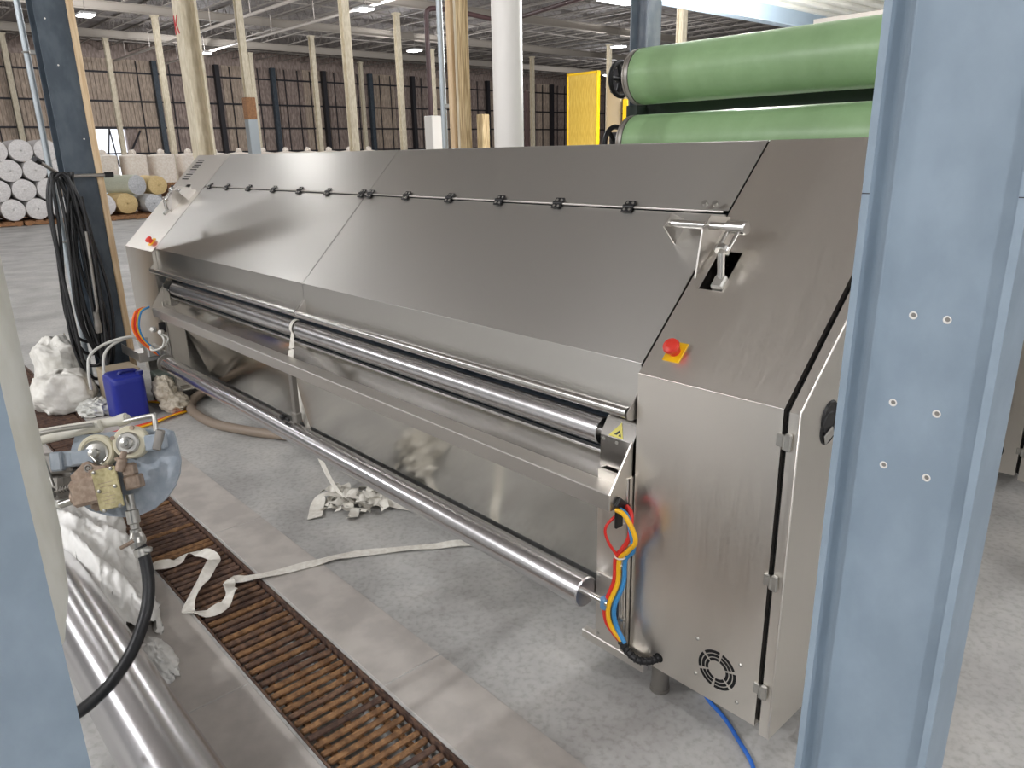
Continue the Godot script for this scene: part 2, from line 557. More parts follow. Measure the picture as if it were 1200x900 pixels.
func building():
	# floor with the drain trench left open
	var b := MB.new()
	var g := [-9.0, -1.25]   # trench from x to x
	b.box(Vector3((X0 + X1) / 2, -0.1, (Z0 + GZ0) / 2), Vector3(X1 - X0, 0.2, GZ0 - Z0))
	b.box(Vector3((X0 + X1) / 2, -0.1, (Z1 + GZ1) / 2), Vector3(X1 - X0, 0.2, Z1 - GZ1))
	b.box(Vector3((X0 + g[0]) / 2, -0.1, (GZ0 + GZ1) / 2), Vector3(g[0] - X0, 0.2, GZ1 - GZ0))
	b.box(Vector3((X1 + g[1]) / 2, -0.1, (GZ0 + GZ1) / 2), Vector3(X1 - g[1], 0.2, GZ1 - GZ0))
	b.box(Vector3((X0 + X1) / 2, -0.35, (Z0 + Z1) / 2), Vector3(X1 - X0, 0.3, Z1 - Z0))
	var fl := struct("floor", b, M.concrete, "worn grey concrete floor")
	var rs := RandomNumberGenerator.new()
	rs.seed = 4
	for side in 2:
		var xx := -6.4
		while xx < -1.3:
			var ll := rs.randf_range(1.1, 1.7)
			var b2 := MB.new()
			var zz: float = GZ0 - 0.135 if side == 0 else GZ1 + 0.12
			b2.box(Vector3(xx + ll / 2, 0.0, zz), Vector3(ll - 0.006, 0.004, 0.25 if side == 0 else 0.22), 0.0015)
			var sb := part("slab", b2, M.concrete_edge, fl)
			xx += ll
	# ceiling deck, girders along z, joists along x
	b = MB.new()
	b.box(Vector3((X0 + X1) / 2, 7.9, (Z0 + Z1) / 2), Vector3(X1 - X0 + 1, 0.3, Z1 - Z0 + 1))
	var ce := struct("ceiling", b, M.deck, "roof deck on open joists and girders")
	b = MB.new()
	var w := Z1 - Z0
	b.box(Vector3(0, 0.29, 0), Vector3(0.2, 0.03, w))
	b.box(Vector3(0, 0, 0), Vector3(0.2, 0.03, w))
	b.box(Vector3(0, 0.145, 0), Vector3(0.03, 0.28, w))
	var gm := b.mesh()
	for x in [-38.9, -32.0, -25.2, -18.4, -11.6, -4.8, 2.0, 8.8]:
		put("girder", gm, M.girder_paint, ce, Vector3(x, 7.0, (Z0 + Z1) / 2))
	b = MB.new()
	var len := X1 - X0
	b.box(Vector3(0, 0.4, 0), Vector3(len, 0.05, 0.1))
	b.box(Vector3(0, 0, 0), Vector3(len, 0.035, 0.07))
	var k := -len / 2
	while k < len / 2 - 0.7:
		b.tube([Vector3(k, 0, 0), Vector3(k + 0.35, 0.4, 0), Vector3(k + 0.7, 0, 0)], 0.014, 4, false)
		k += 0.7
	var jm := b.mesh()
	var z := Z0 + 0.6
	while z < Z1:
		put("joist", jm, M.joist_paint, ce, Vector3((X0 + X1) / 2, 7.32, z))
		z += 1.43
	b = MB.new()
	b.box(Vector3(0, 0, 0), Vector3(0.05, 0.05, w))
	var bm := b.mesh()
	for x in [-42.3, -35.6, -28.6, -21.8, -15.0, -8.2]:
		put("bridging", bm, M.joist_paint, ce, Vector3(x, 7.34, (Z0 + Z1) / 2))
	# walls
	var door_z0 := -13.4
	var door_z1 := -11.7
	b = MB.new()
	b.box(Vector3(X0 - 0.15, 3.9, (Z0 + door_z0) / 2), Vector3(0.3, 8.0, door_z0 - Z0))
	b.box(Vector3(X0 - 0.15, 3.9, (Z1 + door_z1) / 2), Vector3(0.3, 8.0, Z1 - door_z1))
	b.box(Vector3(X0 - 0.15, 5.65, (door_z0 + door_z1) / 2), Vector3(0.3, 4.5, door_z1 - door_z0))
	var wb := struct("wall_back", b, M.wall_panel_dark, "brown corrugated far wall with dark girts")
	# corrugated sheets, one beside the other
	var pw := 1.715
	b = MB.new()
	var prof := PackedVector2Array()
	var ribs := 8
	prof.append(Vector2(0.0, 0))
	for i in ribs:
		var s := pw / ribs
		prof.append(Vector2(0.03, s * i))
		prof.append(Vector2(0.03, s * (i + 0.5)))
		prof.append(Vector2(0.08, s * (i + 0.58)))
		prof.append(Vector2(0.08, s * (i + 0.92)))
	prof.append(Vector2(0.0, pw - 0.01))
	b.py(prof, 0.0, 6.9)
	var sm := b.mesh()
	b = MB.new()
	b.py(prof, 3.42, 6.9)
	var sm2 := b.mesh()
	z = Z0
	var i := 0
	while z < Z1 - pw:
		var over_door: bool = z + pw > door_z0 + 0.1 and z < door_z1 - 0.1
		put("wall_sheet", sm2 if over_door else sm, M.wall_panel if (i * 7) % 3 == 0 or z > -14.0 else M.wall_panel_dark, wb, Vector3(X0, 0.02, z))
		z += pw
		i += 1
	b = MB.new()
	b.box(Vector3.ZERO, Vector3(0.1, 0.09, w))
	var hm := b.mesh()
	for y in [6.25, 4.8, 3.45, 2.1]:
		put("girt", hm, M.girt, wb, Vector3(X0 + 0.13, y, (Z0 + Z1) / 2) if y > 3 else Vector3(X0 + 0.13, y, (Z0 + Z1) / 2))
	b = MB.new()
	b.box(Vector3(0, 3.45, 0), Vector3(0.06, 6.8, 0.05))
	var mm := b.mesh()
	b = MB.new()
	b.box(Vector3(0, 3.45, 0), Vector3(0.3, 6.9, 0.26))
	var wc := b.mesh()
	z = -60.0
	i = 0
	while z < 5.0:
		if z < door_z0 - 0.2 or z > door_z1 + 0.2:
			if i % 4 == 0:
				put("wall_column", wc, M.girt if i % 8 == 0 else M.dark_paint, wb, Vector3(X0 + 0.3, 0, z))
			else:
				put("mullion", mm, M.girt, wb, Vector3(X0 + 0.11, 0, z))
		z += 0.86
		i += 1
	# daylight door: frame bars of the folding gate in the opening
	b = MB.new()
	b.box(Vector3(X0 + 0.1, 3.42, -12.55), Vector3(0.15, 0.1, 1.8))
	b.tube([Vector3(X0 + 0.1, 1.4, -12.75), Vector3(X0 + 0.1, 3.4, -12.55)], 0.04, 6)
	b.tube([Vector3(X0 + 0.1, 3.4, -12.55), Vector3(X0 + 0.1, 1.4, -12.2)], 0.04, 6)
	b.tube([Vector3(X0 + 0.2, 1.6, -13.1), Vector3(X0 + 0.2, 3.3, -14.1)], 0.05, 6)
	part("door_brace", b, M.girt, wb)
	b = MB.new()
	b.box(Vector3(X1 + 0.15, 3.9, (Z0 + Z1) / 2), Vector3(0.3, 8.0, w + 0.6))
	struct("wall_front", b, M.plain_wall)
	b = MB.new()
	b.box(Vector3((X0 + X1) / 2, 3.9, Z1 + 0.15), Vector3(len, 8.0, 0.3))
	struct("wall_left", b, M.plain_wall)
	b = MB.new()
	b.box(Vector3((X0 + X1) / 2, 3.9, Z0 - 0.15), Vector3(len, 8.0, 0.3))
	struct("wall_right", b, M.wall_panel_dark)
	# white sprinkler pipes along x under the joists
	for s in [[-13.0, "upper of the two white sprinkler pipes crossing behind the red K column", -12.8], [-15.3, "lower white sprinkler pipe crossing the ceiling toward the lamps", -15.3]]:
		var t := thing("sprinkler_pipe", s[1], "pipe", Vector3(-24, 6.6, s[2]))
		b = MB.new()
		b.tube([Vector3(-44, 6.6, s[2]), Vector3(2, 6.6, s[2])], 0.055, 10)
		part("pipe_run", b, M.pipe_white, t)
		for q in 12:
			b = MB.new()
			b.tube([Vector3(-42.0 + q * 3.6, 6.6, s[2]), Vector3(-42.0 + q * 3.6, 7.3, s[2])], 0.018, 6)
			part("hanger", b, M.pipe_white, t)
	# dark pipe: up at the timber post, then across to the right
	b = MB.new()
	b.tube([Vector3(-16.15, 0.0, -12.0), Vector3(-16.15, 5.0, -12.0)] + curve([Vector3(-16.14, 5.1, -12.02), Vector3(-16.1, 5.16, -12.1), Vector3(-16.0, 5.17, -12.3)], 4) + [Vector3(-16.2, 5.19, -13.2), Vector3(-16.6, 5.18, -14.9)], 0.06, 10)
	single("drain_pipe", b, M.pipe_maroon, "dark maroon upright pipe that bends over left of the old timber post", "pipe")
	b = MB.new()
	b.tube([Vector3(-16.62, 5.18, -15.0), Vector3(-12.2, 5.02, -13.5), Vector3(-9.0, 4.9, -12.4)], 0.05, 10)
	single("drain_pipe", b, M.pipe_maroon, "dark pipe sloping up to the bright lamp, right of the white duct", "pipe")

func h_poly(cx: float, cz: float, wx: float, wz: float, t: float, flanges_face_z: bool) -> PackedVector2Array:
	var p := PackedVector2Array()
	var pts := [Vector2(-1, -1), Vector2(1, -1), Vector2(1, -2), Vector2(0.5, -2), Vector2(0.5, 2), Vector2(1, 2), Vector2(1, 1), Vector2(-1, 1), Vector2(-1, 2), Vector2(-0.5, 2), Vector2(-0.5, -2), Vector2(-1, -2)]
	for q in pts:
		var a: float = wx / 2 * signf(q.x) if absf(q.x) == 1.0 else t * 0.45 * signf(q.x)
		var bb: float = wz / 2 * signf(q.y) if absf(q.y) == 1.0 else (wz / 2 - t) * signf(q.y)
		p.append(Vector2(cx + a, cz + bb) if flanges_face_z else Vector2(cx + bb, cz + a))
	return p

func columns():
	# warehouse columns, cream
	var rows := [
		[-25.0, -11.2, "cream column with a grey base, standing just right of the red K column", true],
		[-32.0, -11.0, "slim cream column left of the red K column, above the white bulk bags", false],
		[-38.9, -11.1, "thin cream column in front of the daylight door in the far wall", false],
		[-40.3, -18.4, "thin cream column next to the dark wall column, right of the grey based one", false],
		[-33.3, -18.2, "thin cream column fourth to the right of the red K column", false],
		[-18.3, -11.0, "broader cream column above the middle of the machine with a rust mark", false],
		[-40.9, -25.4, "faint thin cream column right of the rust marked column", false],
		[-26.3, -18.1, "cream column reaching the ceiling left of the lamp by the dark pipe", false],
		[-34.0, -25.5, "thin cream column partly hidden behind the dark upright pipe", false],
		[-39.7, -7.3, "pale column at the far left edge behind the white fabric rolls", false],
		[-33.5, -32.3, "thin pale column just behind the white duct on its right", false],
		[-27.6, -32.2, "thin column under the lamp beside the upper hand wheel", false],
		[-12.64, -17.6, "cream column rising behind the upper green roller", false],
		[-19.4, -39.6, "short visible cream column top above the green roller", false],
	]
	for r in rows:
		var t := thing("steel_column", r[2], "column", Vector3(r[0], 0, r[1]), "cream warehouse columns")
		var b := MB.new()
		b.py(h_poly(r[0], r[1], 0.2, 0.2, 0.022, false), 0.02, 6.98)
		part("shaft", b, M.cream_paint, t)
		b = MB.new()
		b.box(Vector3(r[0], 0.01, r[1]), Vector3(0.4, 0.02, 0.4))
		part("base_plate", b, M.dull_steel, t)
		b = MB.new()
		b.box(Vector3(r[0], 6.95, r[1]), Vector3(0.26, 0.06, 0.26))
		part("cap_plate", b, M.cream_paint, t)
		if r[3]:
			b = MB.new()
			b.box(Vector3(r[0], 1.85, r[1]), Vector3(0.32, 3.6, 0.32), 0.02)
			part("column_guard", b, M.duct_grey, t, "grey protective casing")
			b = MB.new()
			b.box(Vector3(r[0], 3.3, r[1]), Vector3(0.33, 0.7, 0.33), 0.02)
			part("guard_cap", b, M.pallet_wood, t, "brown upper band")
	# the double column with the red K
	var t := thing("steel_column", "thick cream double column marked with a red letter K", "column", Vector3(-10.5, 0, -4.0))
	var b := MB.new()
	b.py(h_poly(-10.5, -4.0, 0.25, 0.22, 0.03, true), 0.0, 6.98)
	part("shaft", b, M.cream_paint, t)
	b = MB.new()
	b.box(Vector3(-10.5, 0.012, -4.0), Vector3(0.46, 0.024, 0.46))
	part("base_plate", b, M.dull_steel, t)
	var tm := TextMesh.new()
	var fo := SystemFont.new()
	fo.font_names = PackedStringArray(["Droid Sans"])
	tm.font = fo
	tm.text = "K"
	tm.font_size = 64
	tm.pixel_size = 0.0048
	tm.depth = 0.004
	var k := put("letter", tm, M.letter_red, t, Vector3(-0.06, 3.42, 0.113))
	k.rotation = Vector3(0, 0, 0)
	# old timber clad post with a conduit
	t = thing("timber_post", "old knotty tan timber post with a grey conduit up its left side", "post", Vector3(-4.78, 0, -3.85))
	for q in [[-0.1, 0.0, 0.055, 0.06, "timber"], [-0.045, -0.02, 0.04, 0.05, "cream_paint"], [0.0, -0.01, 0.035, 0.06, "old_timber"], [0.05, 0.0, 0.05, 0.07, "old_timber"]]:
		b = MB.new()
		b.box(Vector3(-4.78 + q[0], 3.4, -3.85 + q[1]), Vector3(q[2], 6.8, q[3]), 0.008)
		part("plank", b, M[q[4]], t)
	b = MB.new()
	b.tube([Vector3(-4.985, 0.0, -3.83), Vector3(-4.985, 7.3, -3.83)], 0.024, 12)
	part("conduit", b, M.duct_grey, t)
	for y in [2.15, 4.2]:
		b = MB.new()
		b.box(Vector3(-4.95, y, -3.85), Vector3(0.12, 0.03, 0.05), 0.005)
		part("conduit_clip", b, M.light_metal, t)
	# white duct
	t = thing("duct", "tall white round duct standing behind the middle of the machine", "duct", Vector3(-4.41, 0, -4.0))
	b = MB.new()
	b.cyl(Vector3(-4.41, 0.0, -4.0), Vector3(-4.41, 7.0, -4.0), 0.112, 32)
	part("pipe_run", b, M.duct_white, t)
	b = MB.new()
	b.cyl(Vector3(-4.41, 0.0, -4.0), Vector3(-4.41, 0.04, -4.0), 0.17, 32)
	part("base_flange", b, M.duct_white, t)
	# short posts behind the machine
	b = MB.new()
	b.box(Vector3(-8.24, 1.145, -7.0), Vector3(0.13, 2.29, 0.13), 0.01)
	single("post", b, M.old_timber, "short grey-brown post ending below eye level left of the white duct", "post")
	b = MB.new()
	b.box(Vector3(-9.37, 1.16, -7.0), Vector3(0.2, 2.32, 0.2), 0.01)
	single("post", b, M.duct_white, "short white post under the dark pipe, left of the timber post", "post")
	b = MB.new()
	b.box(Vector3(-4.65, 1.13, -4.42), Vector3(0.035, 2.26, 0.035), 0.004)
	single("post", b, M.pipe_maroon, "dark red post just right of the white duct", "post")

	# right foreground column, blue
	t = thing("steel_column", "near blue-grey steel column with bolt holes at the right of the picture", "column", Vector3(-0.405, 0, -1.3))
	b = MB.new()
	# rolled H section with round fillets and holes in the web
	var poly := PackedVector2Array()
	var xl := -0.512
	var xr := -0.29
	var tf := 0.012
	var zf := -1.2
	var zb := -1.31
	var zw := -1.256
	var r := 0.014
	poly.append_array([Vector2(xl, zb), Vector2(xl, zf), Vector2(xl + tf, zf)])
	for q in 7:
		var a := PI + PI / 2 * q / 6.0
		poly.append(Vector2(xl + tf + r + r * cos(a), zw + r + r * sin(a)))
	for q in 7:
		var a := PI * 1.5 + PI / 2 * q / 6.0
		poly.append(Vector2(xr - tf - r + r * cos(a), zw + r + r * sin(a)))
	poly.append_array([Vector2(xr - tf, zf), Vector2(xr, zf), Vector2(xr, zb), Vector2(xr - tf, zb), Vector2(xr - tf, zw - 0.012), Vector2(xl + tf, zw - 0.012), Vector2(xl + tf, zb)])
	b.py(poly, 0.02, 4.6)
	part("shaft", b, M.blue_paint, t)
	b = MB.new()
	b.box(Vector3(-0.4, 0.01, -1.3), Vector3(0.3, 0.02, 0.28), 0.004)
	part("base_plate", b, M.blue_paint, t)
	for q in [Vector2(-0.432, 1.537), Vector2(-0.382, 1.537), Vector2(-0.444, 1.387), Vector2(-0.376, 1.384), Vector2(-0.445, 1.274), Vector2(-0.376, 1.272)]:
		b = MB.new()
		b.lathe(Vector3(q.x, q.y, zw), Vector3(0, 0, 1), [Vector2(0.0, 0.0003), Vector2(0.0042, 0.0003), Vector2(0.0046, 0.0012), Vector2(0.0066, 0.0004)], 16)
		part("bolt_hole", b, M.duct_white, t, "pale rimmed bolt hole")
		b = MB.new()
		b.cyl(Vector3(q.x + 0.0006, q.y + 0.0008, zw), Vector3(q.x + 0.0006, q.y + 0.0008, zw + 0.0008), 0.0036, 14)
		part("bolt_hole", b, M.dull_steel, t)
	for q in [-0.506, -0.296]:
		b = MB.new()
		b.box(Vector3(q, 1.727, -1.1996), Vector3(0.0115, 0.0014, 0.001))
		part("weld_mark", b, M.girt, t)
	# left foreground column, blue
	t = thing("steel_column", "near blue-grey steel column cut off by the left edge of the picture", "column", Vector3(-1.47, 0, -0.05))
	b = MB.new()
	b.py(h_poly(-1.51, -0.045, 0.22, 0.25, 0.016, false), 0.02, 4.6)
	part("shaft", b, M.blue_paint, t)
	b = MB.new()
	b.box(Vector3(-1.51, 0.01, -0.045), Vector3(0.32, 0.02, 0.33), 0.004)
	part("base_plate", b, M.blue_paint, t)
	# dark column far left with a timber edge and conduit
	t = thing("steel_column", "dark blue-grey column with a pale timber strip, a coil of black cable hung on it", "column", Vector3(-6.5, 0, -1.52))
	b = MB.new()
	b.py(h_poly(-6.52, -1.515, 0.22, 0.19, 0.014, false), 0.02, 6.9)
	part("shaft", b, M.dark_paint, t)
	b = MB.new()
	b.box(Vector3(-6.5, 0.01, -1.52), Vector3(0.34, 0.02, 0.3), 0.004)
	part("base_plate", b, M.dark_paint, t)
	b = MB.new()
	b.box(Vector3(-6.46, 3.4, -1.635), Vector3(0.1, 6.8, 0.046), 0.005)
	part("timber_strip", b, M.timber, t, "pale timber strip")
	b = MB.new()
	b.tube([Vector3(-6.66, 0.1, -1.36), Vector3(-6.66, 6.8, -1.36)], 0.022, 12)
	part("conduit", b, M.duct_grey, t)
	for y in [2.55, 1.2]:
		b = MB.new()
		b.torus(Vector3(-6.66, y, -1.36), Vector3.UP, 0.026, 0.007, 16, 6)
		b.box(Vector3(-6.64, y, -1.4), Vector3(0.03, 0.03, 0.06), 0.004)
		part("conduit_clip", b, M.light_metal, t)
	for q in [Vector2(-1.46, 2.75), Vector2(-1.49, 2.45), Vector2(-1.57, 1.95), Vector2(-1.54, 0.72), Vector2(-1.55, 0.62)]:
		b = MB.new()
		b.cyl(Vector3(-6.41, q.y, q.x), Vector3(-6.406, q.y, q.x), 0.006, 10)
		part("bolt_hole", b, M.duct_white, t)

# ---------------------------------------------------------------- the machine
const ZC := -1.762
const YF := 1.138
const YT := 1.819
func sl(y: float, off := 0.0) -> Vector2:   # (z, y) on the sloped face at height y, lifted by off
	return Vector2(ZC - (y - YF) + off * 0.7071, y + off * 0.7071)

func slope_plate(b: MB, x0: float, x1: float, ya: float, yb: float, th := 0.004, off := 0.0):
	var p := PackedVector2Array([sl(ya, off), sl(yb, off), sl(yb, off - th), sl(ya, off - th)])
	b.px(p, x0, x1)

func estop(parent: Node3D, x: float, y: float, flip := 1.0):
	var nrm := Vector3(0, 0.7071, 0.7071)
	var up := Vector3(0, 0.7071, -0.7071)
	var s := sl(y)
	var o := Vector3(x, s.y, s.x)
	var bs := Basis(Vector3.RIGHT, up, nrm)
	var b := MB.new()
	b.box(o + nrm * 0.002 - Vector3(0.0, 0, 0), Vector3(0.06, 0.07, 0.004), 0.001, bs)
	var pl := part("stop_plate", b, M.yellow_plastic, parent, "yellow plate")
	b = MB.new()
	b.lathe(o, nrm, [Vector2(0.0, 0.004), Vector2(0.018, 0.004), Vector2(0.018, 0.02), Vector2(0.024, 0.024), Vector2(0.027, 0.034), Vector2(0.024, 0.042), Vector2(0.012, 0.046), Vector2(0, 0.047)], 24)
	part("stop_button", b, M.red_plastic, pl, "red mushroom button")

func actuator(parent: Node3D, sx: float, xa: float):
	# lid lift: brackets on the lid, a pin across the seam, a clevis and a rod into the cabinet
	var nrm := Vector3(0, 0.7071, 0.7071)
	var dn := Vector3(0, -0.7071, 0.7071)
	var at := func(x: float, y: float, off: float) -> Vector3:
		var s := sl(y)
		return Vector3(x, s.y, s.x) + nrm * off
	var root := Node3D.new()
	root.name = "lid_lift"
	parent.add_child(root, true)
	origin[root] = origin[parent]
	var b := MB.new()
	# pin
	b.cyl(at.call(xa - sx * 0.225, 1.512, 0.07), at.call(xa + sx * 0.05, 1.512, 0.07), 0.0125, 16, 0.002)
	part("pin", b, M.polished_steel, root)
	for xx in [xa - sx * 0.225, xa - sx * 0.075]:
		b = MB.new()
		var big: bool = xx == xa - sx * 0.075
		var p0: Vector3 = at.call(xx, 1.58 if big else 1.56, 0.0)
		var p1: Vector3 = at.call(xx, 1.53, 0.09)
		var p2: Vector3 = at.call(xx, 1.49, 0.09)
		var p3: Vector3 = at.call(xx, 1.40 if big else 1.49, 0.0)
		b.px(PackedVector2Array([Vector2(p0.z, p0.y), Vector2(p1.z, p1.y), Vector2(p2.z, p2.y), Vector2(p3.z, p3.y)]), xx - 0.003, xx + 0.003)
		part("lift_bracket", b, M.satin_steel, root)
	b = MB.new()
	var tip: Vector3 = at.call(xa + sx * 0.02, 1.512, 0.07)
	for dx in [-0.018, 0.018]:
		b.tube([tip + Vector3(dx, 0, 0), tip + Vector3(dx, 0, 0) + dn * 0.09], 0.007, 8)
	b.cyl(tip - Vector3(0.027, 0, 0), tip + Vector3(0.04, 0, 0), 0.022, 20, 0.003)
	b.cyl(tip + dn * 0.08 - Vector3(0.0, 0, 0), tip + dn * 0.1, 0.024, 16, 0.003)
	part("clevis", b, M.polished_steel, root)
	b = MB.new()
	b.cyl(tip + dn * 0.1, tip + dn * 0.15 - nrm * 0.06, 0.012, 14)
	part("rod", b, M.polished_steel, root)
	b = MB.new()
	var bs := Basis(Vector3.RIGHT, -dn, nrm)
	b.box(tip + dn * 0.165 - nrm * 0.075, Vector3(0.042, 0.05, 0.042), 0.006, bs)
	b.box(tip + dn * 0.215 - nrm * 0.105, Vector3(0.056, 0.07, 0.05), 0.006, bs)
	part("cylinder_body", b, M.light_metal, root)

func cabinet_mesh(x0: float, x1: float, hole: Array, zb := -3.2) -> MB:
	# hollow folded sheet housing; hole = [xa, xb, ya, yb] in the sloped face, or empty
	var b := MB.new()
	var t := 0.004
	b.box(Vector3((x0 + x1) / 2, (0.12 + YF) / 2, ZC - t / 2), Vector3(x1 - x0, YF - 0.12, t))
	if hole.is_empty():
		slope_plate(b, x0, x1, YF, YT)
	else:
		slope_plate(b, x0, x1, YF, hole[2])
		slope_plate(b, x0, x1, hole[3], YT)
		slope_plate(b, x0, hole[0], hole[2], hole[3])
		slope_plate(b, hole[1], x1, hole[2], hole[3])
	var zt := sl(YT).x
	b.box(Vector3((x0 + x1) / 2, YT - t / 2, (zt + zb) / 2), Vector3(x1 - x0, t, zt - zb))
	b.box(Vector3((x0 + x1) / 2, (0.12 + YT) / 2, zb), Vector3(x1 - x0, YT - 0.12, t))
	b.box(Vector3((x0 + x1) / 2, 0.122, (ZC + zb) / 2), Vector3(x1 - x0 - 0.002, t, ZC - zb - 0.006))
	var pr := PackedVector2Array([Vector2(ZC - 0.001, 0.12), Vector2(ZC - 0.001, YF), sl(YT, -0.001), Vector2(zb, YT - 0.001), Vector2(zb, 0.12)])
	b.px(pr, x0, x0 + t)
	b.px(pr, x1 - t, x1)
	# bright folded edge
	b.tube([Vector3(x0, YF, ZC - 0.0015), Vector3(x1, YF, ZC - 0.0015)], 0.0025, 6)
	return b

func latch(parent: Node3D, x: float, y: float, z: float):
	var b := MB.new()
	b.box(Vector3(x - 0.012, y, z + 0.004), Vector3(0.022, 0.036, 0.008), 0.002)
	b.box(Vector3(x + 0.012, y, z + 0.008), Vector3(0.018, 0.05, 0.012), 0.003)
	b.cyl(Vector3(x + 0.002, y - 0.02, z + 0.01), Vector3(x + 0.002, y + 0.02, z + 0.01), 0.006, 10)
	part("latch", b, M.zinc, parent, "small bright toggle latch")

func cabinet_door(parent: Node3D, x0: float, x1: float):
	var pr := PackedVector2Array([Vector2(ZC, 0.10), Vector2(ZC, YF - 0.004), sl(YT - 0.02), Vector2(-3.2, YT - 0.02), Vector2(-3.2, 0.10)])
	var b := MB.new()
	b.px(pr, x0, x1)
	b.tube([Vector3(x1 - 0.002, 0.10, ZC - 0.002), Vector3(x1 - 0.002, YF, ZC - 0.002), Vector3(x1 - 0.002, sl(YT - 0.02).y, sl(YT - 0.02).x - 0.002)], 0.004, 6)
	var d := part("door", b, M.upright_brushed_steel, parent)
	b = MB.new()
	b.lathe(Vector3(x1, 1.055, -1.93), Vector3.RIGHT, [Vector2(0, 0.001), Vector2(0.035, 0.001), Vector2(0.045, 0.004), Vector2(0.05, 0.0)], 24)
	b.lathe(Vector3(x1, 1.085, -1.93), Vector3.RIGHT, [Vector2(0, 0.002), Vector2(0.035, 0.002), Vector2(0.045, 0.005), Vector2(0.05, 0.0)], 24)
	part("handle_recess", b, M.black_plastic, d, "black recessed handle")
	b = MB.new()
	b.box(Vector3(x1 + 0.006, 1.035, -1.925), Vector3(0.006, 0.03, 0.05), 0.003, Basis(Vector3.RIGHT, 0.4))
	part("handle", b, M.light_metal, d)

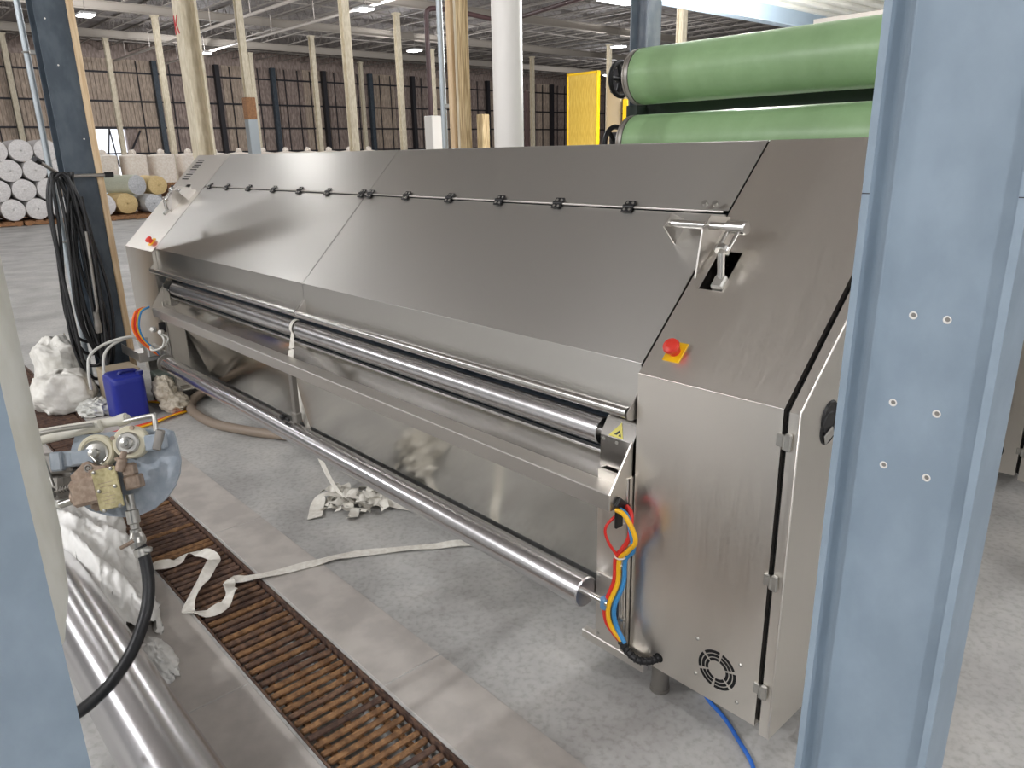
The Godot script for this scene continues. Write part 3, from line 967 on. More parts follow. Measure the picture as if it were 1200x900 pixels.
func machine():
	var t := thing("processing_machine", "long stainless steel machine with sloped hinged lids and rollers along its front", "machine", Vector3(-3.7, 0, -2.4))
	var b: MB
	# --- right end cabinet
	b = cabinet_mesh(-1.37, -0.888, [-1.327, -1.245, 1.375, 1.482])
	var rc := part("end_cabinet", b, M.upright_brushed_steel, t, "right end cabinet")
	cabinet_door(rc, -0.872, -0.84)
	b = MB.new()
	b.px(PackedVector2Array([Vector2(ZC - 0.02, 0.13), Vector2(ZC - 0.02, YF - 0.01), sl(YT - 0.03, -0.02), Vector2(-3.15, YT - 0.05), Vector2(-3.15, 0.13)]), -0.887, -0.873)
	part("door_seal", b, M.dark_void, rc, "black gap round the door")
	for y in [1.053, 0.629, 0.26]:
		latch(rc, -0.876, y, ZC)
	# fan grille
	var fc := Vector3(-1.027, 0.243, ZC)
	b = MB.new()
	for k in 3:
		var r0: float = [0.036, 0.049, 0.062][k]
		var seg := 6
		for q in seg:
			var a0 := TAU * q / seg + 0.08 + 0.35
			var a1 := TAU * (q + 1) / seg - 0.08 + 0.35
			var poly := PackedVector2Array()
			for s in 9:
				var a := lerpf(a0, a1, s / 8.0)
				poly.append(Vector2(fc.x + (r0 + 0.0048) * cos(a), fc.y + (r0 + 0.0048) * sin(a)))
			for s in 9:
				var a := lerpf(a1, a0, s / 8.0)
				poly.append(Vector2(fc.x + (r0 - 0.0048) * cos(a), fc.y + (r0 - 0.0048) * sin(a)))
			b.pz(poly, ZC - 0.002, ZC + 0.0006)
	var fg := part("fan_grille", b, M.dark_void, rc, "round slotted fan grille")
	for q in [Vector2(-0.075, 0.075), Vector2(0.078, 0.062), Vector2(-0.075, -0.055), Vector2(0.076, -0.075)]:
		b = MB.new()
		b.lathe(fc + Vector3(q.x, q.y, 0), Vector3(0, 0, 1), [Vector2(0.0065, 0), Vector2(0.006, 0.002), Vector2(0.003, 0.004), Vector2(0, 0.0043)], 12)
		part("screw", b, M.zinc, fg)
	b = MB.new()
	b.cyl(Vector3(-1.246, 0.167, ZC - 0.001), Vector3(-1.246, 0.167, ZC + 0.001), 0.017, 20)
	part("cable_hole", b, M.dark_void, rc, "black round hole")
	estop(rc, -1.285, 1.207)
	actuator(t, 1.0, -1.285)
	# --- left end cabinet
	b = cabinet_mesh(-6.555, -5.907, [-6.285, -6.2, 1.53, 1.60])
	var lc := part("end_cabinet", b, M.upright_brushed_steel, t, "left end cabinet")
	for k in 9:
		b = MB.new()
		var y := 1.637 + k * 0.0178
		var s := sl(y, 0.0003)
		b.box(Vector3(-6.415 + 0.006 * k * 0.4, s.y, s.x), Vector3(0.135, 0.008, 0.003), 0.0, Basis(Vector3.RIGHT, -PI / 4))
		part("vent_slot", b, M.dark_void, lc)
	estop(lc, -6.06, 1.197)
	actuator(t, -1.0, -6.22)
	# --- hollow body between the cabinets, dark inside
	b = MB.new()
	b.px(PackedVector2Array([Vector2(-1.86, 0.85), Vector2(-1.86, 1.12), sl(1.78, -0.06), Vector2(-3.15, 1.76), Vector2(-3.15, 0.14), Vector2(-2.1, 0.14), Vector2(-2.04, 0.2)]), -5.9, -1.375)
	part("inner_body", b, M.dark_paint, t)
	b = MB.new()
	var zt := sl(YT).x
	b.box(Vector3(-3.638, YT - 0.003, (zt - 3.2) / 2), Vector3(4.536, 0.004, zt + 3.2))
	b.box(Vector3(-3.638, 0.97, -3.198), Vector3(4.536, 1.69, 0.004))
	part("rear_cover", b, M.brushed_steel, t)
	# --- lids
	for h in 2:
		var xa: float = [-5.9, -3.5985][h]
		var xb: float = [-3.6015, -1.377][h]
		b = MB.new()
		slope_plate(b, xa, xb, 1.598, YT)
		b.tube([Vector3(xa, YT - 0.002, sl(YT).x), Vector3(xb, YT - 0.002, sl(YT).x)], 0.002, 6)
		part("upper_lid", b, M.brushed_steel, t, ["left upper lid panel", "right upper lid panel"][h])
		b = MB.new()
		slope_plate(b, xa, xb, 1.163, 1.586)
		b.box(Vector3((xa + xb) / 2, 1.075, -1.789), Vector3(xb - xa, 0.172, 0.004))
		b.tube([Vector3(xa, 1.1625, -1.789), Vector3(xb, 1.1625, -1.789)], 0.0028, 6)
		for xe in [xa + 0.002, xb - 0.002]:
			b.px(PackedVector2Array([sl(1.16), sl(1.58), sl(1.58, -0.03), sl(1.15, -0.03)]), xe - 0.002, xe + 0.002)
		var ll := part("lower_lid", b, M.brushed_steel, t, ["left lower lid with folded front skirt", "right lower lid with folded front skirt"][h])
		# pull bar and its gussets
		b = MB.new()
		b.tube([Vector3(xa - 0.02 if h == 0 else xa + 0.003, 1.008, -1.742), Vector3(xb - 0.012, 1.008, -1.742)], 0.0185, 16)
		part("pull_bar", b, M.polished_steel, ll)
		for xe in ([xa - 0.012, xb - 0.004] if h == 0 else [xa + 0.012, xb - 0.002]):
			b = MB.new()
			b.px(PackedVector2Array([Vector2(-1.789, 1.085), Vector2(-1.722, 1.012), Vector2(-1.726, 0.992), Vector2(-1.745, 0.985), Vector2(-1.789, 0.985)]), xe - 0.002, xe + 0.002)
			part("gusset", b, M.satin_steel, ll)
	# --- hinge rod and hinges
	b = MB.new()
	var hp := sl(1.592, 0.004)
	b.tube([Vector3(-5.86, hp.y, hp.x), Vector3(-1.39, hp.y, hp.x)], 0.0052, 8)
	part("hinge_rod", b, M.satin_steel, t)
	for x in [-5.785, -5.471, -5.1, -4.721, -4.363, -4.014, -3.64, -3.555, -3.217, -2.863, -2.508, -2.151, -1.788]:
		b = MB.new()
		var nrm := Vector3(0, 0.7071, 0.7071)
		var bs := Basis(Vector3.RIGHT, Vector3(0, 0.7071, -0.7071), nrm)
		var o := Vector3(x, hp.y, hp.x)
		b.box(o + bs * Vector3(-0.012, 0.013, 0.003), Vector3(0.024, 0.026, 0.006), 0.001, bs)
		b.box(o + bs * Vector3(0.012, 0.013, 0.003), Vector3(0.018, 0.026, 0.006), 0.001, bs)
		b.box(o + bs * Vector3(0.0, -0.014, 0.003), Vector3(0.046, 0.024, 0.006), 0.001, bs)
		b.cyl(o - Vector3(0.024, 0, 0) + nrm * 0.003, o + Vector3(0.024, 0, 0) + nrm * 0.003, 0.008, 10)
		var hg := part("hinge", b, M.black_plastic, t)
		for q in [Vector2(-0.012, 0.015), Vector2(0.012, 0.015), Vector2(-0.012, -0.015), Vector2(0.012, -0.015)]:
			b = MB.new()
			b.lathe(o + bs * Vector3(q.x, q.y, 0.005), nrm, [Vector2(0.006, 0.0), Vector2(0.005, 0.003), Vector2(0, 0.0035)], 8)
			part("screw", b, M.zinc, hg)
	for x in [-1.46, -1.42]:
		b = MB.new()
		b.cyl(Vector3(x, hp.y + 0.02, hp.x), Vector3(x, hp.y + 0.03, hp.x + 0.01), 0.01, 10)
		part("stud", b, M.zinc, t)
	# --- upper roller with bearing housings
	b = MB.new()
	b.cyl(Vector3(-5.62, 0.893, -1.80), Vector3(-1.535, 0.893, -1.80), 0.048, 40, 0.003)
	var ur := part("upper_roller", b, M.roller_steel, t)
	b = MB.new()
	b.cyl(Vector3(-5.85, 0.893, -1.80), Vector3(-1.4, 0.893, -1.80), 0.02, 16)
	part("roller_shaft", b, M.polished_steel, ur)
	b = MB.new()
	for x in [-3.755]:
		b.lathe(Vector3(x, 0.893, -1.80), Vector3.RIGHT, [Vector2(0.051, 0), Vector2(0.052, 0.001), Vector2(0.052, 0.002), Vector2(0.051, 0.003)], 32)
	# --- lid gutter behind the roller (dark blue-grey reflection band)
	b = MB.new()
	b.px(PackedVector2Array([Vector2(-1.80, 0.985), Vector2(-1.79, 0.98), Vector2(-1.845, 0.945), Vector2(-1.86, 0.95)]), -5.86, -1.39)
	part("drip_edge", b, M.polished_steel, t)
	for side in 2:
		var xo: float = [-5.752, -1.5][side]
		var xi: float = [-5.64, -1.377][side]
		b = MB.new()
		b.px(PackedVector2Array([Vector2(-1.755, 0.77), Vector2(-1.755, 0.902), Vector2(-1.79, 0.958), Vector2(-1.85, 0.975), Vector2(-1.87, 0.77)]), xo - 0.012, xi)
		var hs := part("bearing_housing", b, M.housing_steel, t)
		for k in 3:
			b = MB.new()
			b.lathe(Vector3(xo + 0.002 + k * 0.055, 0.889, -1.755), Vector3(0, 0, 1), [Vector2(0.006, 0), Vector2(0.005, 0.003), Vector2(0, 0.0035)], 10)
			part("screw", b, M.zinc, hs)
		if side == 1:
			# warning triangle on the slanted top
			var nn := Vector3(0, 0.53, 0.848).normalized()
			var o := Vector3(-1.443, 0.917, -1.7644) + nn * 0.0006
			var uu := Vector3(0, 0.848, -0.53)
			b = MB.new()
			b.prism(Transform3D(Vector3.RIGHT, uu, nn, o), PackedVector2Array([Vector2(-0.036, -0.014), Vector2(0.024, -0.014), Vector2(-0.004, 0.038)]), 0.0006)
			var ws := part("warning_sticker", b, M.yellow_sticker, hs, "yellow triangular hand warning sticker")
			b = MB.new()
			var tr := Transform3D(Vector3.RIGHT, uu, nn, o + nn * 0.0006)
			b.prism(tr, PackedVector2Array([Vector2(-0.018, -0.006), Vector2(-0.006, -0.006), Vector2(0.004, 0.006), Vector2(0.0, 0.012), Vector2(-0.006, 0.006), Vector2(-0.01, 0.002)]), 0.0004)
			b.prism(tr, PackedVector2Array([Vector2(0.002, -0.008), Vector2(0.014, -0.008), Vector2(0.006, 0.004)]), 0.0004)
			part("warning_symbol", b, M.black_plastic, ws)
	# --- tray edge and belly panel
	b = MB.new()
	b.px(PackedVector2Array([Vector2(-1.768, 0.838), Vector2(-1.768, 0.828), Vector2(-1.85, 0.80), Vector2(-1.85, 0.806)]), -5.72, -1.5)
	b.tube([Vector3(-5.72, 0.836, -1.768), Vector3(-1.5, 0.836, -1.768)], 0.004, 8)
	part("drip_tray", b, M.brushed_steel, t)
	b = MB.new()
	b.px(PackedVector2Array([Vector2(-1.772, 0.826), Vector2(-2.0, 0.172), Vector2(-2.008, 0.172), Vector2(-1.782, 0.826)]), -5.745, -1.502)
	part("belly_panel", b, M.mirror_steel, t)
	b = MB.new()
	for xe in [-5.76, -1.49]:
		b.px(PackedVector2Array([Vector2(-1.80, 0.80), Vector2(-2.01, 0.16), Vector2(-2.1, 0.16), Vector2(-1.9, 0.80)]), xe - 0.003, xe + 0.003)
	part("belly_side", b, M.satin_steel, t)
	# --- front beam between the two gusset plates
	b = MB.new()
	b.box(Vector3(-3.57, 0.725, -1.695), Vector3(4.372, 0.06, 0.08), 0.003)
	part("front_beam", b, M.satin_steel, t)
	for side in 2:
		var x: float = [-5.768, -1.383][side]
		b = MB.new()
		b.px(PackedVector2Array([Vector2(-1.652, 0.757), Vector2(-1.755, 0.905), Vector2(-1.80, 0.94), Vector2(-1.80, 0.62), Vector2(-1.735, 0.62), Vector2(-1.66, 0.73)]), x - 0.003, x + 0.003)
		part("gusset_plate", b, M.upright_brushed_steel, t)
		# post with foot
		var xa: float = [-5.905, -1.502][side]
		var xb: float = [-5.755, -1.374][side]
		b = MB.new()
		b.box(Vector3((xa + xb) / 2, 0.46, -1.738), Vector3(xb - xa, 0.66, 0.012), 0.002)
		b.box(Vector3(xa + 0.003, 0.46, -1.80), Vector3(0.006, 0.66, 0.13), 0.001)
		b.box(Vector3(xb - 0.003, 0.46, -1.80), Vector3(0.006, 0.66, 0.13), 0.001)
		var po := part("side_post", b, M.upright_brushed_steel, t)
		b = MB.new()
		b.box(Vector3((xa + xb) / 2, 0.27, -1.728), Vector3(xb - xa - 0.012, 0.27, 0.008), 0.002)
		part("adjuster_plate", b, M.satin_steel, po)
		b = MB.new()
		b.box(Vector3((xa + xb) / 2 + 0.02, 0.125, -1.735), Vector3(0.28, 0.035, 0.03), 0.003)
		b.box(Vector3((xa + xb) / 2 + 0.02, 0.112, -1.85), Vector3(0.26, 0.01, 0.22), 0.002)
		part("foot_rail", b, M.satin_steel, po)
		for q in [Vector3(xa + 0.02, 0.39, 0), Vector3(xa + 0.06, 0.205, 0), Vector3(xa + 0.02, 0.16, 0)]:
			b = MB.new()
			b.lathe(Vector3(q.x, q.y, -1.724), Vector3(0, 0, 1), [Vector2(0.006, 0), Vector2(0.005, 0.003), Vector2(0, 0.0035)], 10)
			part("screw", b, M.zinc, po)
		b = MB.new()
		b.box(Vector3(xb - 0.014, 0.35, -1.725), Vector3(0.008, 0.24, 0.014), 0.002)
		b.cyl(Vector3(xb - 0.008, 0.455, -1.72), Vector3(xb + 0.008, 0.455, -1.72), 0.007, 10)
		b.cyl(Vector3(xb - 0.008, 0.27, -1.72), Vector3(xb + 0.008, 0.27, -1.72), 0.007, 10)
		part("guide_rail", b, M.zinc, po)
	# --- lower roller on its shaft
	b = MB.new()
	b.cyl(Vector3(-5.66, 0.339, -1.679), Vector3(-1.5, 0.339, -1.679), 0.056, 40, 0.004)
	var lr := part("lower_roller", b, M.roller_steel, t)
	b = MB.new()
	b.cyl(Vector3(-5.83, 0.339, -1.679), Vector3(-1.40, 0.339, -1.679), 0.012, 14)
	part("roller_shaft", b, M.polished_steel, lr)
	b = MB.new()
	b.lathe(Vector3(-5.72, 0.339, -1.679), Vector3.RIGHT, [Vector2(0.0, 0), Vector2(0.065, 0.0), Vector2(0.065, 0.015), Vector2(0.045, 0.015), Vector2(0.045, 0.06)], 28)
	part("end_collar", b, M.dull_steel, lr)
	for side in 2:
		var x: float = [-5.80, -1.418][side]
		b = MB.new()
		b.box(Vector3(x, 0.335, -1.695), Vector3(0.028, 0.05, 0.06), 0.008)
		b.box(Vector3(x + 0.008, 0.27, -1.712), Vector3(0.02, 0.1, 0.02), 0.004)
		part("shaft_clamp", b, M.clamp_blue, t, "blue shaft clamp")
	# --- hanging sensor post in the middle
	b = MB.new()
	b.box(Vector3(-3.655, 0.55, -1.70), Vector3(0.035, 0.3, 0.03), 0.003)
	b.box(Vector3(-3.655, 0.685, -1.70), Vector3(0.05, 0.012, 0.045), 0.002)
	b.box(Vector3(-3.655, 0.43, -1.70), Vector3(0.05, 0.06, 0.04), 0.006)
	var hp2 := part("hanging_post", b, M.dull_steel, t)
	b = MB.new()
	b.box(Vector3(-3.71, 0.412, -1.665), Vector3(0.06, 0.016, 0.016), 0.004)
	b.box(Vector3(-3.735, 0.42, -1.655), Vector3(0.03, 0.03, 0.03), 0.006)
	part("sensor", b, M.black_plastic, hp2)
	# --- feet
	for p in [Vector3(-1.27, 0, -1.81), Vector3(-1.0, 0, -3.0), Vector3(-6.4, 0, -1.85), Vector3(-6.4, 0, -3.05), Vector3(-3.6, 0, -2.6), Vector3(-1.27, 0, -3.0)]:
		b = MB.new()
		b.lathe(p, Vector3.UP, [Vector2(0, 0), Vector2(0.034, 0), Vector2(0.034, 0.012), Vector2(0.03, 0.014), Vector2(0.03, 0.122), Vector2(0, 0.122)], 20)
		part("foot", b, M.dull_steel, t)
	# --- tube bundle on the right gusset plate
	b = MB.new()
	b.box(Vector3(-1.374, 0.705, -1.705), Vector3(0.016, 0.035, 0.075), 0.004, Basis(Vector3.RIGHT, -0.7))
	b.box(Vector3(-1.374, 0.668, -1.69), Vector3(0.012, 0.07, 0.035), 0.004)
	part("cable_port", b, M.black_plastic, t)
	var cols := ["red_tube", "yellow_tube", "blue_tube"]
	for k in 3:
		b = MB.new()
		var dx: float = [-0.022, 0.022, 0.012][k]
		var dz: float = [0.0, 0.0, -0.012][k]
		var bulge: float = [0.02, 0.045, 0.032][k]
		var fan: float = [-0.015, 0.0, 0.015][k]
		b.tube(curve([Vector3(-1.375, 0.70, -1.70 + dx), Vector3(-1.335, 0.69, -1.69 + dx * 0.6), Vector3(-1.345 + bulge, 0.62, -1.685), Vector3(-1.35 + fan + bulge * 0.3, 0.56, -1.695 + dz), Vector3(-1.375 + fan, 0.51, -1.70 + dz), Vector3(-1.38 + fan, 0.42, -1.70 + dz), Vector3(-1.40 + fan, 0.33, -1.68 + dz), Vector3(-1.395 + fan, 0.26, -1.685 + dz), Vector3(-1.355 + fan * 0.8, 0.205, -1.70)], 6), 0.0082, 10)
		part("air_tube", b, M[cols[k]], t, ["red air tube", "yellow air tube", "blue air tube"][k])
	b = MB.new()
	b.tube(curve([Vector3(-1.375, 0.69, -1.72), Vector3(-1.40, 0.64, -1.66), Vector3(-1.40, 0.58, -1.67), Vector3(-1.378, 0.52, -1.698)], 6), 0.005, 8)
	part("air_tube", b, M.red_tube, t)
	b = MB.new()
	b.torus(Vector3(-1.37, 0.525, -1.697), Vector3.UP, 0.017, 0.003, 16, 6)
	part("cable_tie", b, M.white_sticker, t)
	b = MB.new()
	var cp := curve([Vector3(-1.358, 0.207, -1.699), Vector3(-1.335, 0.175, -1.705), Vector3(-1.295, 0.155, -1.715), Vector3(-1.262, 0.155, -1.745), Vector3(-1.25, 0.165, ZC - 0.01)], 5)
	b.tube(cp, 0.0125, 12)
	for q in range(1, cp.size() - 1, 2):
		b.torus(cp[q], cp[q + 1] - cp[q - 1], 0.012, 0.003, 12, 6)
	part("cable_sleeve", b, M.black_rubber, t)
	# --- tubes and fittings at the left end
	var left := [["orange_tube", 0.0], ["red_tube", 0.018], ["yellow_tube", 0.03], ["blue_tube", 0.045]]
	for k in 4:
		b = MB.new()
		var d: float = left[k][1]
		b.tube(curve([Vector3(-5.79, 0.76, -1.60 - d), Vector3(-5.74, 0.74, -1.53 - d * 0.9), Vector3(-5.74, 0.64, -1.50 - d * 0.9), Vector3(-5.75, 0.54, -1.53 - d * 0.7), Vector3(-5.76, 0.45, -1.60 - d * 0.5), Vector3(-5.77, 0.40, -1.65)], 6), 0.0085, 8)
		part("air_tube", b, M[left[k][0]], t)
	b = MB.new()
	for q in [Vector3(-5.74, 0.60, -1.64), Vector3(-5.74, 0.57, -1.69)]:
		b.lathe(q, Vector3(1, 0.3, 0.6), [Vector2(0, 0), Vector2(0.022, 0), Vector2(0.022, 0.03), Vector2(0.014, 0.034), Vector2(0.014, 0.06), Vector2(0, 0.06)], 14)
	part("sensor_plug", b, M.light_metal, t)
	for k in 2:
		b = MB.new()
		b.tube(curve([Vector3(-5.73 + 0.02 * k, 0.58, -1.66), Vector3(-5.68, 0.53, -1.68 - 0.03 * k), Vector3(-5.69, 0.47, -1.66), Vector3(-5.73, 0.45, -1.62 + 0.02 * k), Vector3(-5.75, 0.48, -1.6)], 6), 0.008, 8)
		part("signal_cable", b, M.clear_tube, t)
	b = MB.new()
	b.box(Vector3(-5.77, 0.60, -1.72), Vector3(0.02, 0.08, 0.07), 0.006)
	part("cable_port", b, M.black_plastic, t)

func machine_behind():
	# a second machine of the same make, further back on the right
	var t := thing("processing_machine", "second stainless steel machine partly seen behind the right-hand blue column", "machine", Vector3(-3.7, 0, -4.98))
	var dz := Vector3(0, 0, -2.58)
	var b := cabinet_mesh(-1.37, -0.888, [], -2.56)
	for k in b.v.size(): b.v[k] += dz
	var rc := part("end_cabinet", b, M.upright_brushed_steel, t)
	b = MB.new()
	b.px(PackedVector2Array([Vector2(ZC, 0.10), Vector2(ZC, YF), sl(YT - 0.02), Vector2(-2.56, YT - 0.02), Vector2(-2.56, 0.10)]), -0.872, -0.84)
	for k in b.v.size(): b.v[k] += dz
	part("door", b, M.upright_brushed_steel, rc)
	b = MB.new()
	b.px(PackedVector2Array([Vector2(ZC - 0.02, 0.13), Vector2(ZC - 0.02, YF - 0.01), sl(YT - 0.03, -0.02), Vector2(-2.54, YT - 0.05), Vector2(-2.54, 0.13)]), -0.887, -0.873)
	for k in b.v.size(): b.v[k] += dz
	part("door_seal", b, M.dark_void, rc)
	for y in [1.05, 0.629, 0.26]:
		latch(rc, -0.876, y, ZC + dz.z)
	b = MB.new()
	for q in [Vector2(-1.02, 0.24)]:
		b.lathe(Vector3(q.x, q.y, ZC + dz.z), Vector3(0, 0, 1), [Vector2(0.03, 0.001), Vector2(0.065, 0.001)], 24)
	part("fan_grille", b, M.dark_void, rc)
	b = MB.new()
	slope_plate(b, -5.87, -1.385, 1.163, YT)
	b.box(Vector3(-3.63, 1.075, -1.789), Vector3(4.48, 0.172, 0.004))
	b.px(PackedVector2Array([Vector2(-1.84, 0.9), Vector2(-1.84, 1.12), sl(1.78, -0.06), Vector2(-2.54, 1.76), Vector2(-2.54, 0.14), Vector2(-2.1, 0.14)]), -5.9, -1.375)
	for k in b.v.size(): b.v[k] += dz
	part("lid", b, M.brushed_steel, t)
	for p in [Vector3(-1.27, 0, -1.85), Vector3(-1.0, 0, -2.5), Vector3(-5.7, 0, -2.4), Vector3(-5.7, 0, -2.5)]:
		b = MB.new()
		b.cyl(p + dz, p + dz + Vector3(0, 0.14, 0), 0.03, 16)
		part("foot", b, M.dull_steel, t)

func green_rollers():
	var t := thing("roller_stand", "pair of long green rubber rollers with black hand wheels above the machine", "machine", Vector3(-2.6, 0, -6.0))
	var b: MB
	for k in 2:
		var y: float = [2.39, 1.85][k]
		var z: float = [-5.5, -5.44][k]
		b = MB.new()
		var x0 := -4.32
		b.cyl(Vector3(x0, y, z), Vector3(-0.75, y, z), 0.228, 64, 0.006)
		var r := part("roller", b, M.green_rubber, t, ["upper green roller", "lower green roller"][k])
		b = MB.new()
		b.lathe(Vector3(x0 - 0.075, y, z), Vector3.RIGHT, [Vector2(0, 0), Vector2(0.2, 0), Vector2(0.226, 0.012), Vector2(0.226, 0.022), Vector2(0.215, 0.026), Vector2(0.215, 0.034), Vector2(0.228, 0.038), Vector2(0.23, 0.075)], 64)
		part("end_ring", b, M.satin_steel, r, "bright steel end ring")
		b = MB.new()
		b.cyl(Vector3(x0 - 0.3, y, z), Vector3(x0, y, z), 0.025, 16)
		part("roller_shaft", b, M.dull_steel, r)
		b = MB.new()
		var c := Vector3(x0 - 0.255, y, z)
		b.torus(c, Vector3.RIGHT, 0.14, 0.022, 36, 8)
		b.cyl(c - Vector3(0.03, 0, 0), c + Vector3(0.03, 0, 0), 0.036, 16)
		for s in 5:
			var a := TAU * s / 5 + 0.3 + 0.4 * k
			b.tube([c, c + Vector3(0, cos(a), sin(a)) * 0.135], 0.019, 8)
		part("hand_wheel", b, M.cast_iron, r, "black spoked hand wheel")
	b = MB.new()
	b.box(Vector3(-2.6, 2.12, -5.72), Vector3(4.0, 0.12, 0.04))
	b.box(Vector3(-4.5, 2.1, -5.72), Vector3(0.12, 0.14, 0.3))
	part("cross_bar", b, M.green_dark, t)
	for x in [-4.71, -0.6]:
		b = MB.new()
		b.py(h_poly(x, -6.0, 0.2, 0.2, 0.016, false), 0.0, 4.2)
		var c := part("frame_post", b, M.greyblue_paint, t)
		b = MB.new()
		b.box(Vector3(x, 2.39, -5.76), Vector3(0.14, 0.2, 0.34), 0.01)
		b.box(Vector3(x, 1.85, -5.76), Vector3(0.14, 0.2, 0.34), 0.01)
		part("bearing_block", b, M.girt, c)
	# raised platform over the rollers: beams and a ribbed white deck
	var p := thing("platform", "raised platform of grey-blue beams and ribbed white decking over the green rollers", "platform", Vector3(-3.0, 0, -8.0))
	b = MB.new()
	b.box(Vector3(-2.4, 3.62, -10.4), Vector3(6.6, 0.03, 8.0))
	part("deck", b, M.white_deck, p)
	for k in 24:
		b = MB.new()
		b.box(Vector3(-5.6 + k * 0.275, 3.58, -10.4), Vector3(0.07, 0.06, 7.9), 0.015)
		part("deck_rib", b, M.white_deck, p)
	b = MB.new()
	b.box(Vector3(-5.62, 3.5, -10.4), Vector3(0.02, 0.3, 8.0))
	b.box(Vector3(-5.62, 3.35, -10.4), Vector3(0.16, 0.02, 8.0))
	part("edge_beam", b, M.beam_blue, p)
	b = MB.new()
	b = MB.new()
	b.box(Vector3(-3.2, 3.4, -10.75), Vector3(4.6, 0.1, 0.1))
	part("cable_duct", b, M.joist_paint, p)
	for q in [Vector2(-5.62, -14.2), Vector2(0.7, -14.2), Vector2(0.7, -6.6)]:
		b = MB.new()
		b.box(Vector3(q.x, 1.8, q.y), Vector3(0.14, 3.6, 0.14), 0.01)
		part("platform_post", b, M.blue_paint, p)
	b = MB.new()
	b.box(Vector3(-4.72, 3.36, -7.9), Vector3(0.62, 0.05, 0.62), 0.01)
	var pl := thing("work_lamp", "square dark framed lamp under the ribbed white deck", "lamp", Vector3(-4.72, 3.36, -7.9))
	part("housing", b, M.green_dark, pl)
	b = MB.new()
	b.box(Vector3(-4.72, 3.335, -7.9), Vector3(0.49, 0.02, 0.49), 0.004)
	part("lamp_lens", b, M.lamp_glow, pl)
	b = MB.new()
	b.tube([Vector3(-4.72, 3.36, -7.9), Vector3(-4.72, 3.61, -7.9)], 0.015, 8)
	part("hanger", b, M.dull_steel, pl)
	var ol := OmniLight3D.new()
	ol.name = "lamp_light"
	ol.light_energy = 6.0
	ol.light_size = 0.2
	ol.omni_range = 60.0
	ol.omni_attenuation = 2.0
	ol.shadow_enabled = true
	pl.add_child(ol)
	ol.position = Vector3(0, -0.26, 0)
	# yellow and tan mesh panels behind
	b = MB.new()
	b.box(Vector3(-8.22, 1.5, -9.0), Vector3(0.60, 2.8, 0.05), 0.01)
	var yp := thing("mesh_panel", "tall yellow mesh guard panel left of the hand wheels", "panel", Vector3(-8.22, 0, -9.0))
	part("panel_sheet", b, M.yellow_mesh, yp)
	b = MB.new()
	for x in [-8.52, -7.92]:
		b.box(Vector3(x, 1.45, -9.0), Vector3(0.035, 2.9, 0.06), 0.004)
	b.box(Vector3(-8.22, 2.9, -9.0), Vector3(0.64, 0.035, 0.06), 0.004)
	part("panel_frame", b, M.yellow_plastic, yp)
	b = MB.new()
	b.box(Vector3(-7.77, 1.4, -9.2), Vector3(0.27, 2.8, 0.04), 0.005)
	single("mesh_panel", b, M.tan_mesh, "tan perforated panel just right of the yellow one", "panel")
	b = MB.new()
	b.box(Vector3(-7.39, 1.28, -9.2), Vector3(0.36, 2.56, 0.04), 0.005)
	single("mesh_panel", b, M.tan_mesh, "tan perforated panel between the two hand wheels", "panel")
	b = MB.new()
	b.box(Vector3(-7.5, 1.25, -9.15), Vector3(0.09, 2.5, 0.05), 0.005)
	single("guard_strip", b, M.yellow_plastic, "narrow yellow strip on the tan panel between the hand wheels", "strip")

